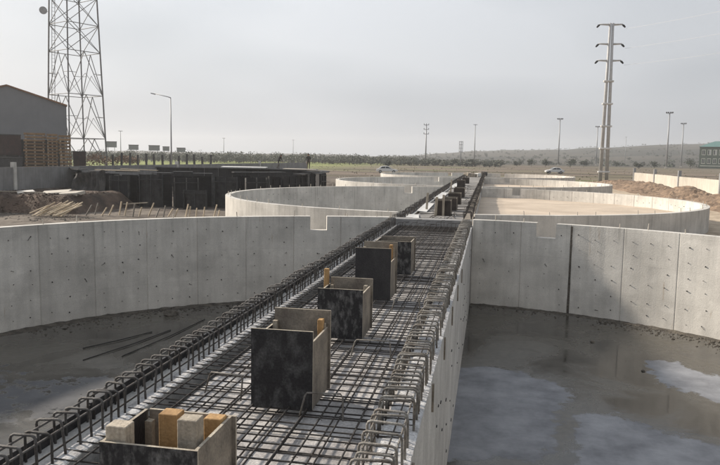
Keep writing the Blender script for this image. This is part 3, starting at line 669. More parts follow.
def mud_strip(a0, a1, wmax, m, seed):
    b = MB(); vs = []; K = int((a1-a0)*2)
    for i in range(K+1):
        a = a0+(a1-a0)*i/K; wd = wmax*(.35+.65*max(0, noise.noise(Vector((a*.12, seed, 0)))+.5))
        for j, (r, z) in enumerate(((TR+.02, .045), (TR-wd*.3, .03), (TR-wd*.7, .014), (TR-wd, -.004))):
            x, y = ring_xy(TY[0], a, r+noise.noise(Vector((a*.9, j, seed)))*.06); vs.append((x, y, z*(1+.7*noise.noise(Vector((a*.7, j*3, seed+4))))))
    b.add(vs, [(i*4+j, (i+1)*4+j, (i+1)*4+j+1, i*4+j+1) for i in range(K) for j in range(3)])
    return kind(b.build('mud_bank', m, smooth=True), 'structure')
mud_strip(-80, -8, .5, 'rubble', 2); mud_strip(6, 60, .3, 'rubble', 7)
kind_stone = [(-9.3, 19.1, .22), (-6.2, 20.0, .2), (2.9, 19.0, .06), (3.7, 16.6, .05)]
for k, (x, y, s) in enumerate(kind_stone):
    bm = bmesh.new(); bmesh.ops.create_icosphere(bm, subdivisions=2, radius=s)
    for v in bm.verts: v.co *= 1+.5*noise.noise(v.co*(1.3/s)); v.co.z *= .55
    me = bpy.data.meshes.new('lump'); bm.to_mesh(me); bm.free(); me.materials.append(M['rubble'])
    o = link('mud_lump', me); o.location = (x, y, s*.2)
    tag(o, ['dark mud lump on the left tank floor near the wall', 'dark mud lump on the left floor close to the channel', 'small dark lump on the wet right floor near the wall', 'tiny dark lump in the middle of the wet right floor'][k], 'mud lump')

# ------------------------------------------------------------------ black formwork ring on the left
FC = (-28.3, 65.7); FR = 12.15; FZ = .5
fr = thing('formwork_ring', 'big ring of black formwork panels standing left of the second tank', 'formwork', (FC[0], FC[1], FZ))
b = MB(); wp = FR*2*math.sin(R_(360/47/2))
b.box(-wp/2+.01, wp/2-.01, -.02, .02, 0, 2.78)
for x in (-wp/2+.05, 0, wp/2-.05): b.box(x-.03, x+.03, -.12, -.02, 0.02, 2.76)
for z in (.4, 1.2, 2.0, 2.6): b.box(-wp/2+.02, wp/2-.02, -.16, -.12, z-.05, z+.05)
pm = b.mesh('form_panel', 'black_form')
b = MB(); b.box(-wp/2+.03, wp/2-.03, -.55, .3, 2.82, 2.88); dm = b.mesh('platform_board', 'dark_steel')
b = MB(); b.box(-.05, .05, -.32, -.18, 0, 2.8); sm_ = b.mesh('soldier', 'grey_form')
for i in range(47):
    a = 2*math.pi*i/47
    for nm, me_ in (('form_panel', pm), ('platform_board', dm)):
        near = math.cos(a) > -.2
        if nm == 'platform_board' and near and rnd.random() < .45: continue
        rr = FR+(rnd.choice((0, 0, .25, .5, -.35)) if near and nm == 'form_panel' else 0)
        o = link(nm, me_, fr); o.location = (rr*math.sin(a), -rr*math.cos(a), rnd.uniform(-.12, .1) if near and nm == 'platform_board' else 0); o.rotation_euler = (0, 0, a+(rnd.uniform(-.05, .05) if near else 0))
        if nm == 'form_panel' and near: o.scale = (1, 1, rnd.uniform(.9, 1.0))
    if i % 3 == 0:
        o = link('soldier', sm_, fr); o.scale = (rnd.choice((1, 1, 2.5, 6)), 1, rnd.uniform(.9, 1)); o.location = (FR*math.sin(a+.067), -FR*math.cos(a+.067), 0); o.rotation_euler = (0, 0, a+.067)
for k, (x, y, rz, h, m) in enumerate([(-33.2, 54.6, .35, .95, 0), (-30.2, 53.0, -.15, .9, 1), (-27.2, 52.6, .2, .97, 0), (-24.3, 52.9, .5, .88, 1), (-21.2, 53.8, .1, .93, 0), (-19.2, 55.3, .75, .9, 1), (-23.0, 51.8, .05, .55, 0)]):
    b = MB(); W_ = .95
    cv = [(-W_+2*W_*i/6, -.12*(1-((i-3)/3)**2)) for i in range(7)]
    t = thing('form_panel_stack', ORD_[k]+' loose curved black panel from the left before the formwork ring', 'formwork', (x, y, FZ), rz, 'loose curved formwork panels')
    vs = [(px_, py_+d, z) for d in (0, .05) for z in (0, 2.75*h) for px_, py_ in cv]
    b.add(vs, [(i, i+1, 7+i+1, 7+i) for i in range(6)]+[(14+i+1, 14+i, 21+i, 21+i+1) for i in range(6)]+[(7+i, 7+i+1, 21+i+1, 21+i) for i in range(6)]+[(0, 7, 21, 14), (6, 20, 27, 13)]); b.build('plate', 'black_form' if m else 'grey_black', t)
    for sx_ in (-.93, 0, .93):
        b = MB(); b.box(sx_-.035, sx_+.035, -.24, -.13 if sx_ == 0 else -.01, 0, 2.78*h); b.build('rib', 'grey_form' if m else 'dark_steel', t)
    b = MB(); b.box(-1.0, 1.0, -.32, -.245, 2.3*h, 2.38*h); b.build('waler', 'dark_steel', t)
PZ = FZ+2.88
board('plank', (-30.6, 53.2, PZ+.05), (4.2, .3, .08), (0, 0, -.10), 'wood_pale', 'pale plank lying along the near top of the black formwork ring', 'plank')
board('plank', (-29.2, 54.3, PZ+.12), (3.6, .25, .06), (0, .02, -.12), 'wood_pale', 'second pale plank just behind, on the black formwork ring', 'plank')
board('white_sheet', (-28.2, 77.2, PZ+.08), (5.4, 1.0, .12), (.06, 0, .04), 'white_board', 'white sheet lying on the far top of the black formwork ring', 'sheet')
board('white_sheet', (-20.6, 74.2, PZ+.05), (4.6, .5, .08), (.05, 0, -.4), 'pale_concrete', 'beige sheet on the right end of the black formwork ring', 'sheet')
# soil bench left of the ring
b = MB(); vs = []; nx, ny = 44, 44
for j in range(ny+1):
    for i in range(nx+1):
        x = -39+11.5*i/nx; y = 42.6+12*j/ny
        e = 44.6+.9*noise.noise(Vector((x*.35, 1, 0))); ex = -29.4+.8*noise.noise(Vector((1, y*.4, 5)))
        k = sstep(e-1.0, e+.35, y)*(1-sstep(ex-.6, ex+1.2, x))*(1-sstep(52, 54, y))
        vs.append((x, y, .42+1.32*k+(.10*noise.noise(Vector((x*1.3, y*1.3, 2)))+.07*noise.noise(Vector((x*3.1, y*3.1, 7))))*(.3+.7*k)))
n_ = nx+1; b.add(vs, [(j*n_+i, j*n_+i+1, (j+1)*n_+i+1, (j+1)*n_+i) for j in range(ny) for i in range(nx)])
kind(b.build('soil_bank', 'soil_dark'), 'structure')
for k, (x, y, h, m) in enumerate([(-31.4, 53.4, 1.9, 'pale_concrete'), (-33.0, 53.6, 2.3, 'dark_steel'), (-28.4, 53.6, 2.5, 'galv')]):
    t = thing('steel_prop', ['pale upright prop at the left end of the black formwork', 'dark leaning prop at the left end of the formwork', 'grey slim prop against the black formwork'][k], 'prop', (x, y, FZ))
    bar('tube', (0, 0, 0), (.15*k, .1, h*.55), .07, m, t, 8); bar('tube', (.15*k, .1, h*.5), (.2*k, .15, h), .05, m, t, 8)
    b = MB(); b.box(-.1, .1, -.1, .1, 0, .02); b.build('foot_plate', m, t)
b = MB()
b.tube([(-.4, 0, .42), (-.36, 0, .42), (-.12, 0, .42), (-.09, 0, .42), (-.06, 0, .42), (.12, 0, .42), (.15, 0, .42), (.18, 0, .42), (.45, 0, .42)], [.38, .4, .4, .43, .4, .4, .43, .4, .39], 18)
o = b.build('steel_drum', 'plastic_black'); o.location = (-29.6, 51.6, FZ); o.rotation_euler = (0, 0, 1.3); tag(o, 'black drum lying on its side before the formwork', 'drum')
board('plank', (-28.1, 51.0, FZ+.35), (2.6, .2, .08), (0, -.08, .1), 'wood_grey', 'low grey plank beside the black drum', 'plank')
# draped dark net at the ring's left end
b = MB(); vs = []; nx, nz_ = 22, 16
for j in range(nz_+1):
    for i in range(nx+1):
        u, v = i/nx, j/nz_; vs.append((-34.4+2.9*u-.4*(1-v)*(1-u), 53.0-.5*(1-v)+.6*noise.noise(Vector((u*7, v*2.5, 1))), FZ+.02+2.9*v*(1-.12*(1-u))+.12*noise.noise(Vector((u*6, v*3, 7)))*v))
n_ = nx+1; vb = [(x, y+.03, z) for x, y, z in vs]; off = len(vs)
fs = [(j*n_+i, j*n_+i+1, (j+1)*n_+i+1, (j+1)*n_+i) for j in range(nz_) for i in range(nx)]
b.add(vs+vb, fs+[tuple(off+k for k in reversed(f)) for f in fs])
M['net'] = mat('dark rag net', (0.10, 0.095, 0.09), (0.03, 0.028, 0.028), 3, 0.9, .6, 15, stretch=(1.5, 1.5, .5), speck=.2)
tag(b.build('dark_net', 'net', smooth=True), 'dark grey net draped over the left end of the formwork', 'net')
# timbers
ORD = ['first', 'second', 'third', 'fourth', 'fifth', 'sixth', 'seventh', 'eighth', 'ninth', 'tenth', 'eleventh', 'twelfth', 'thirteenth', 'fourteenth', 'fifteenth', 'sixteenth', 'seventeenth', 'eighteenth', 'nineteenth', 'twentieth']
for k in range(20):
    u = k/19; x = -30.0+2.3*u+rnd.uniform(-.12, .12); y = 42.4+rnd.uniform(-.5, .5); l = rnd.uniform(1.3, 2.0)
    board('lath', (x, y, FZ+.42+rnd.uniform(-.06, .16)), (.075, l, .07), (.42+rnd.uniform(-.12, .12), 0, -.55+rnd.uniform(-.2, .2)), 'wood_pale', ORD[k]+' slanting lath from the left in the pale lath pile', 'lath', 'laths in the pile by the pit bank')
for k in range(20):
    a = -32.2+k*.56+rnd.uniform(-.18, .18); d = 51.5+rnd.uniform(-.5, .5)-k*.16; x, y = place(a, d)
    b = MB(); h = rnd.uniform(.55, 1.0); ln = rnd.uniform(.05, .5)
    b.tube([(x, y, FZ-.05), (x+ln, y+.05, FZ+h)], .05, 5); tag(b.build('stake', rnd.choice(['wood_pale', 'wood_pale', 'stirrup_bright'])), ORD[k]+' slanting stake from the left in the row before the black formwork', 'stake', 'row of stakes behind the nearest tank rim')
for k, (x, y, sz, lab) in enumerate([(-30.6, 46.6, 1.7, 'broken pale concrete slab on the soil bank, right one'), (-32.2, 47.2, 2.0, 'broken pale concrete slab on the soil bank, middle one'), (-34.2, 46.4, 1.2, 'broken concrete slab on the soil bank, left one')]):
    board('broken_slab', (x, y, 1.78), (sz, sz*.7, .26), (.10, -.08, .4*k), 'pale_concrete' if k < 2 else 'concrete', lab, 'concrete slab')
board('plank', (-34.5, 46.0, 1.86), (4.2, .14, .07), (0, .01, .05), 'wood_grey', 'grey plank lying on the soil bank at the far left', 'plank')
def gb_(i):
    x = rnd.uniform(-38, -29.5); y = rnd.uniform(43.6, 50); e = 44.6+.9*noise.noise(Vector((x*.35, 1, 0))); return x, y, .45+1.3*sstep(e-1.0, e+.35, y)
o = rubble('bank_clods', gb_, 1200, .04, .16, 'soil_dark'); tag(o, 'dark clods lying over the left soil bank', 'clods')
def gp(i):
    x = rnd.uniform(-38, -26); y = rnd.uniform(38, 44); return x, y, .45
o = rubble('pit_rubble', gp, 1500, .04, .2, 'rubble'); tag(o, 'clods of dark soil before the left soil bank', 'rubble')

# ------------------------------------------------------------------ boundary walls
def precast_wall(x, ys, h, ph, mname, label, pm_, pillar_extra=0.0):
    t = thing('boundary_wall', label, 'wall', (x, ys[0], 1.75))
    for i, yy in enumerate(ys):
        b = MB(); b.box(-.16, .16, -.16, .16, -.4, ph); o = b.build('post', pm_, t); o.location = (0, yy-ys[0], 0)
        if i < len(ys)-1:
            n = max(1, round((ys[i+1]-yy)/3.0)); dl = (ys[i+1]-yy-.32)/n
            for k in range(n):
                b = MB(); b.box(-.07, .07, .16+k*dl+.01, .16+(k+1)*dl-.01, -.4, h+rnd.uniform(-.015, .015)); o = b.build('wall_panel', mname, t); o.location = (0, yy-ys[0], 0)
    return t
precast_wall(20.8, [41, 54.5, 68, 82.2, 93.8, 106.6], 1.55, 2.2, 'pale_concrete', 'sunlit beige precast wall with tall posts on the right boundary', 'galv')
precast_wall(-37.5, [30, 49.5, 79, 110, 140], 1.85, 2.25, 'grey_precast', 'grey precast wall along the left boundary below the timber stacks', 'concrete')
# soil mound beside the right wall
b = MB(); vs = []; nx, ny = 26, 130
for j in range(ny+1):
    for i in range(nx+1):
        u, v = i/nx, j/ny; x = 13.2+6.9*u+1.2*(1-v)*(1-u); y = 40+66*v
        hump = max(0, math.sin(math.pi*min(1, u*1.05)))**.8*(.62+.55*noise.noise(Vector((x*.3, y*.16, 2))))*sstep(0, .12, v)*(1-.75*sstep(.86, 1, v))
        hump += (.14*noise.noise(Vector((x*1.1, y*1.1, 4)))+.10*noise.noise(Vector((x*2.6, y*2.6, 6))))*min(1, 4*u*(1-u)*2)
        vs.append((x, y, 1.68+max(-.05, hump)*1.15))
n_ = nx+1; b.add(vs, [(j*n_+i, j*n_+i+1, (j+1)*n_+i+1, (j+1)*n_+i) for j in range(ny) for i in range(nx)])
kind(b.build('soil_mound', 'soil', smooth=False), 'structure')

# ------------------------------------------------------------------ shed, stacks and tower on the left
cxs, cys = place(-33.4, 132); apx, sx1, sx0 = 0.0, 9.0, -10.5
sh = thing('gable_shed', 'large grey gabled shed with open front behind timber stacks', 'shed', (cxs-9.2*math.cos(R_(36)), cys-9.2*math.sin(R_(36)), 1.75), R_(36))
zb, ze, za = 5.2, 11.1, 13.95
def P(v): return [(x, y, z) for x, y, z in v]
b = MB(); x0, x1 = sx0-apx, sx1-apx
b.add(P([(x0, 0, zb), (x1, 0, zb), (x1, 0, ze), (0, 0, za), (x0, 0, ze), (x0, .3, zb), (x1, .3, zb), (x1, .3, ze), (0, .3, za), (x0, .3, ze)]),
      [(0, 1, 2, 3, 4), (9, 8, 7, 6, 5), (0, 5, 6, 1), (1, 6, 7, 2), (2, 7, 8, 3), (3, 8, 9, 4), (4, 9, 5, 0)]); b.build('gable_wall', 'shed', sh)
for i in range(24):
    x = x0+.3+i*(x1-x0-.6)/23; zt = ze+(za-ze)*(1-abs(x)/x1)-.12
    b = MB(); b.box(x-.04, x+.04, -.035, 0, zb+.05, zt-.05); b.build('cladding_rib', 'shed', sh)
for s, xx in ((1, x1), (-1, x0)):
    b = MB(); b.box(xx-.15, xx+.15, .3, 34, 0, ze-.1); b.build('side_wall', 'shed', sh)
    b = MB(); b.add(P([(0, -.25, za+.05), (xx*1.03, -.4, ze-.05), (xx*1.03, 34, ze-.05), (0, 34, za+.05), (0, -.4, za+.3), (xx*1.03, -.4, ze+.2), (xx*1.03, 34, ze+.2), (0, 34, za+.3)]),
                    [(0, 1, 2, 3), (4, 5, 6, 7), (0, 1, 5, 4), (1, 2, 6, 5), (2, 3, 7, 6), (3, 0, 4, 7)]); b.build('roof', 'rust_trim', sh)
for i in range(5):
    x = x0+.4+i*(x1-x0-.8)/4; b = MB(); b.box(x-.2, x+.2, .3, .7, 0, zb); b.build('column', 'dark_steel', sh)
b = MB(); b.box(x0, x1, 33.6, 34, 0, ze); b.build('back_wall', 'shed_dark', sh)
def stack(deg0, deg1, dist, layers, hl, label, m='wood_stack'):
    xa, ya = place(deg0, dist); xb, yb = place(deg1, dist); wd = math.hypot(xb-xa, yb-ya); mid = ((xa+xb)/2, (ya+yb)/2)
    t = thing('timber_stack', label, 'timber stack', (mid[0], mid[1], 1.75), math.atan2(yb-ya, xb-xa), 'yellow timber stacks before the shed')
    for k in range(layers):
        z = k*hl; e = rnd.uniform(-.12, .12)
        b = MB(); b.box(-wd/2+e, wd/2+e, -1.2, 1.2, z+hl*.35, z+hl*.93); b.build('board_layer', m, t)
        for q in (-.4, 0, .4):
            b = MB(); b.box(wd*q-.1, wd*q+.1, -1.15, 1.15, z-hl*.06, z+hl*.34); b.build('bearer', 'wood_grey', t)
stack(-36.4, -34.95, 118, 12, .5, 'wide yellow timber stack at the left, below the shed gable')
stack(-34.85, -34.1, 117, 12, .49, 'narrow yellow timber stack in the middle of three')
stack(-34.0, -33.15, 116, 11, .52, 'yellow timber stack at the right, under the shed corner')
def crate_box(name, deg0, deg1, dist, z0, z1, m, label, cat, ribs=8):
    xa, ya = place(deg0, dist); xb, yb = place(deg1, dist); wd = math.hypot(xb-xa, yb-ya)
    t = thing(name, label, cat, ((xa+xb)/2, (ya+yb)/2, 1.75), math.atan2(yb-ya, xb-xa))
    b = MB(); b.box(-wd/2, wd/2, -1.2, 1.2, z0, z1); b.build('body', m, t)
    for i in range(ribs):
        x = -wd/2+wd*(i+.5)/ribs; b = MB(); b.box(x-.08, x+.08, -1.27, -1.2, z0+.1, z1-.1); b.build('rib', m, t)
    b = MB(); b.box(-wd/2-.05, wd/2+.05, -1.3, 1.3, z1+.003, z1+.12); b.build('top_rim', 'dark_steel', t)
    for x in (-wd/2+.2, wd/2-.2):
        b = MB(); b.box(x-.12, x+.12, -1.1, 1.1, 0, z0-.003 if z0 > .1 else .001); b.build('skid', 'dark_steel', t)
    return t
crate_box('freight_container', -38.3, -36.6, 112, 2.6, 5.4, 'rust_red', 'dark reddish container raised before the shed at the far left', 'container')
crate_box('steel_skip', -38.6, -36.55, 108, .2, 2.2, 'dark_steel', 'dark steel skip standing below the reddish container', 'skip')
crate_box('site_cabin', -33.05, -32.15, 120, .2, 3.2, 'rust_red', 'small dark red cabin at the foot of the lattice tower', 'cabin', 5)

# lattice tower
tc_ = place(-32.75, 172); tw = thing('lattice_tower', 'tall steel lattice tower rising behind the grey shed', 'tower', (tc_[0], tc_[1], 1.75), R_(32.75+31))
S0, S1, HT = 9.2, 5.9, 62.0
def corner(i, z):
    s = (S0+(S1-S0)*z/HT)/2; sg = ((-1, -1), (1, -1), (1, 1), (-1, 1))[i % 4]; return Vector((sg[0]*s, sg[1]*s, z))
levels = [0, 6.3, 16.0, 25.5, 31.5, 37.5, 43.5, 49.5, 55.5, 62.0]
for i in range(4): bar('leg', corner(i, -.3), corner(i, HT), .17, 'tower_steel', tw, 6)
for li in range(len(levels)-1):
    z0, z1 = levels[li], levels[li+1]; zm = (z0+z1)/2
    for i in range(4):
        A, B_, C, D = corner(i, z0), corner(i+1, z0), corner(i, z1), corner(i+1, z1)
        if li: bar('brace', A, B_, .085, 'tower_steel', tw, 5)
        if li < 3:
            m = (C+D)/2; bar('brace', A, m, .09, 'tower_steel', tw, 5); bar('brace', B_, m, .09, 'tower_steel', tw, 5)
            p, q = A.lerp(m, .5), B_.lerp(m, .5); bar('brace', corner(i, zm), p, .06, 'tower_steel', tw, 5); bar('brace', corner(i+1, zm), q, .06, 'tower_steel', tw, 5)
            bar('brace', A, q.lerp(p, .5), .05, 'tower_steel', tw, 5); bar('brace', B_, q.lerp(p, .5), .05, 'tower_steel', tw, 5)
        else:
            bar('brace', A, D, .08, 'tower_steel', tw, 5); bar('brace', B_, C, .08, 'tower_steel', tw, 5)
for x in (-.35, .35): bar('ladder_rail', (corner(3, 0).x+1.6+x, corner(3, 0).y+.4, 0), (corner(3, HT).x+1.0+x, corner(3, HT).y+.4, HT), .07, 'tower_steel', tw, 5)
for k in range(75):
    z = .8*k+1; u = z/HT; xx = (corner(3, 0).x+1.6)*(1-u)+(corner(3, HT).x+1.0)*u; yy = corner(3, z).y+.4
    bar('ladder_rung', (xx-.35, yy, z), (xx+.35, yy, z), .045, 'tower_steel', tw, 4)
b = MB(); c0 = corner(3, 34.2)
b.tube([(c0.x-.2, c0.y, c0.z), (c0.x-1.6, c0.y, c0.z)], .06, 5); vs = []
b.tube([(c0.x-1.5, c0.y-.1, c0.z), (c0.x-1.6, c0.y-.45, c0.z), (c0.x-1.65, c0.y-.6, c0.z)], [.2, .7, .85], 14); b.build('dish', 'galv', tw)

# ------------------------------------------------------------------ poles
def street_lamp(deg, dist, h, label, arm=1.9, adeg=None):
    x, y = place(deg, dist); t = thing('street_lamp', label, 'street lamp', (x, y, 1.75))
    b = MB(); b.tube([(0, 0, -.2), (0, 0, h*.5), (0, 0, h)], [.11, .09, .065], 8); b.build('pole', 'galv', t, True)
    b = MB(); b.tube([(0, 0, h), (-arm*.2, 0, h+.12), (-arm, 0, h+.5)], [.06, .05, .045], 6); b.build('arm', 'galv', t, True)
    b = MB(); b.box(-arm-.55, -arm, -.14, .14, h+.43, h+.56, rot=Matrix.Rotation(.2, 3, 'Y')); b.build('lamp_head', 'galv', t)
street_lamp(-25.8, 92, 10.2, 'single-arm grey street lamp behind the left boundary wall', 2.1)
def mast(deg, dist, h, label, kind_='flood', r=.16):
    x, y = place(deg, dist); t = thing('light_mast' if kind_ == 'flood' else 'utility_pole', label, 'light mast' if kind_ == 'flood' else 'utility pole', (x, y, 1.75), -R_(deg))
    b = MB(); b.tube([(0, 0, -.5), (0, 0, h)], [r*1.5, r], 8); b.build('pole', 'galv', t, True)
    if kind_ == 'flood':
        b = MB(); b.box(-1.5, 1.5, -.12, .12, h-.1, h+.1); b.build('cross_arm', 'galv', t)
        for xx in (-1.35, -.5, .5, 1.35):
            b = MB(); b.box(xx-.35, xx+.35, -.5, -.1, h+.1, h+.65, rot=Matrix.Rotation(-.4, 3, 'X')); b.build('floodlight', 'dark_steel', t)
        b = MB(); b.box(-.7, .7, -.7, .7, -.3, .7); b.build('footing', 'pale_concrete', t, bevel=.1)
    elif kind_ == 'power':
        for k, dz in enumerate((0, -1.9, -3.8)):
            b = MB(); b.box(-1.1, 1.1, -.12, .12, h+dz-.12, h+dz+.12); b.build('cross_arm', 'galv', t)
            for xx in (-1, 0, 1):
                b = MB(); b.tube([(xx, 0, h+dz+.1), (xx, 0, h+dz+.6)], .12, 6); b.build('insulator', 'dark_steel', t)
    elif kind_ == 'frame':
        for xx in (-.7, .7):
            b = MB(); b.tube([(xx, 0, h*.55), (xx, 0, h)], .12, 6); b.build('upright', 'galv', t)
        for zz in (.58, .72, .86, .98):
            b = MB(); b.box(-.8, .8, -.1, .1, h*zz-.1, h*zz+.1); b.build('cross_arm', 'galv', t)
    else:
        b = MB(); b.box(-.9, .9, -.15, .15, h-.1, h+.12); b.build('lamp_head', 'galv', t)
mast(5.35, 425, 27, 'floodlight mast left of the twin-pole pylon', r=.28)
mast(8.2, 520, 27, 'slim distant floodlight mast just left of the pylon', r=.3)
mast(13.25, 375, 27, 'tallest floodlight mast, right of the pylon', r=.28)
mast(14.25, 480, 27, 'shorter floodlight mast at the right, before the hill', r=.28)
mast(-5.2, 300, 17.3, 'utility pole with three cross arms above the far fields', 'power', .22)
mast(-1.25, 320, 18.6, 'slim lamp pole above the end of the channel', 'lamp', .16)
mast(-2.35, 300, 10.6, 'short ladder-like pole left of the slim lamp pole', 'frame', .2)
mast(-21.7, 420, 13, 'faint thin pole over the left treeline', 'lamp', .14)
mast(-16.1, 520, 15, 'faint thin pole over the middle treeline', 'lamp', .14)
mast(-29.6, 330, 13, 'faint thin pole between the tower and the street lamp', 'lamp', .13)
mast(10.3, 700, 26, 'very faint distant mast before the right hill', 'lamp', .2)

# twin-pole pylon
px, py = place(8.8, 110.5); py_t = thing('twin_pole_pylon', 'tall twin-pole pylon with three cross arms and white collars', 'pylon', (px, py, 1.75), -R_(9.0)+.25)
HP = 23.3
for s in (-1, 1):
    b = MB(); b.tube([(s*.48, 0, -.5), (s*.30, 0, HP*.6), (s*.19, 0, HP)], [.27, .22, .17], 12); b.build('pole', 'pylon_grey', py_t, True)
for z in (1.5, 5.0, 8.3, 11.6, 14.9):
    wd = .50-.26*z/HP+.28; b = MB(); b.box(-wd-.1, wd+.1, -.3, .3, z-.13, z+.13); b.build('collar', 'white_board', py_t, bevel=.04)
for k, z in enumerate((HP-.2, HP-3.0, HP-5.4)):
    for s in (-1, 1):
        b = MB(); l = 1.75 if s < 0 else 1.6
        b.tube([(s*.1, 0, z-.02), (s*.7, 0, z+.0), (s*1.2, 0, z+.02), (s*l, 0, z+.02)], [.17, .14, .12, .1], 6); b.build('cross_arm', 'pylon_grey', py_t, True)
        b = MB(); pts = [(s*l*(1-.04), 0, z-.02), (s*(l+.12), 0, z-.15), (s*(l+.36), -.05, z-.42)]; b.tube(pts, [.09, .16, .11], 8); b.build('insulator', 'plastic_black', py_t, True)
# power cables towards the next pylon off to the right
for k, z in enumerate((HP-.9, HP-3.7, HP-6.1)):
    A = Vector((px+2.0, py-.3, 1.75+z)); B_ = Vector((74, 34, 1.75+z+6)); b = MB(); pts = []
    for i in range(25):
        u = i/24; q = A.lerp(B_, u); q.z -= 4*2.2*u*(1-u); pts.append(q)
    b.tube(pts, .014, 4); tag(b.build('power_cable', 'galv'), ['topmost thin cable running right from the pylon', 'middle thin cable running right from the pylon', 'lowest thin cable running right from the pylon'][k], 'cable', 'cables from the pylon')

# dark fence posts and hoardings at the left
fe = thing('post_fence', 'row of dark fence posts behind the left boundary wall', 'fence', (*place(-27.5, 150), 1.75))
fx, fy = place(-27.5, 150); prev = None
for k in range(13):
    x, y = place(-30.2+k*.62, 150-k*1.2); h = 3.0+rnd.uniform(-.3, .3)
    b = MB(); b.box(-.16, .16, -.16, .16, -.3, h); o = b.build('post', 'dark_steel', fe); o.location = (x-fx, y-fy, 0); o.rotation_euler = (rnd.uniform(-.04, .04), rnd.uniform(-.05, .05), 0)
    q = Vector((x-fx, y-fy, 0))
    if prev is not None:
        for zz in (1.0, 2.3): bar('wire', prev+Vector((0, 0, zz)), q+Vector((0, 0, zz)), .02, 'dark_steel', fe, 4)
    prev = q
for k, (deg, dist, wd, zt, ht, lab) in enumerate([(-30.3, 300, 4.3, 7.6, 2.2, 'dark roadside hoarding nearest the lattice tower'), (-28.65, 305, 3.9, 6.5, 1.9, 'grey roadside hoarding, second from the tower'), (-27.1, 300, 4.4, 6.4, 2.0, 'dark roadside hoarding just left of the street lamp'), (-26.2, 310, 2.8, 6.1, 1.7, 'small grey roadside hoarding behind the street lamp'), (-25.05, 310, 3.6, 5.7, 1.6, 'grey roadside hoarding right of the street lamp')]):
    x, y = place(deg, dist); t = thing('hoarding', lab, 'hoarding', (x, y, 1.75), -R_(deg), 'roadside hoardings on the horizon')
    b = MB(); b.box(-wd/2, wd/2, -.1, .1, zt-ht, zt); b.build('panel', 'shed', t)
    b = MB(); b.box(-wd/2-.1, wd/2+.1, -.14, .14, zt+.003, zt+.25); b.build('cap', 'dark_steel', t)
    for s in (-.3, .3): b = MB(); b.tube([(wd*s, .2, -.3), (wd*s, .2, zt-.3)], .12, 6); b.build('leg', 'galv', t)

# ------------------------------------------------------------------ green building at the right
gx, gy = place(17.2, 440); gb = thing('green_building', 'two-storey green building with cream windows and teal roof', 'building', (gx, gy, 1.75), -R_(17.2))
b = MB(); b.box(-13.5, 26, 0, 14, -.5, 12.2); b.build('wall', 'green_wall', gb)
for r_ in range(2):
    for k in range(13):
        x = -12.3+k*2.9; z0 = 2.6+r_*4.9
        b = MB(); b.box(x, x+1.9, -.12, .0, z0, z0+3.1); f_ = b.build('window', 'cream', gb)
        b = MB(); b.box(x+.25, x+.85, -.16, -.123, z0+.3, z0+2.8); b.build('pane', 'glass', f_)
        b = MB(); b.box(x+1.05, x+1.65, -.16, -.123, z0+.3, z0+2.8); b.build('pane', 'glass' if rnd.random() < .5 else 'white_board', f_)
b = MB(); b.box(-12.8, 2, -.25, 0, 1.2, 1.6); b.build('ledge', 'cream', gb)
b = MB(); b.add([(-14, -1, 12.2), (27, -1, 12.2), (27, 15, 12.2), (-14, 15, 12.2), (-6, 6.5, 15.5), (20, 6.5, 15.5)], [(0, 1, 5, 4), (1, 2, 5), (2, 3, 4, 5), (3, 0, 4), (3, 2, 1, 0)]); rf = b.build('roof', 'teal_roof', gb)
b = MB(); b.add([(-3, .9, 13.3), (5, .9, 13.3), (7.5, 5.4, 15.4), (1, 5.4, 15.4), (-3, .8, 13.42), (5, .8, 13.42), (7.5, 5.3, 15.52), (1, 5.3, 15.52)], [(0, 3, 2, 1), (4, 5, 6, 7), (0, 1, 5, 4), (1, 2, 6, 5), (2, 3, 7, 6), (3, 0, 4, 7)]); b.build('skylight', 'white_board', rf)

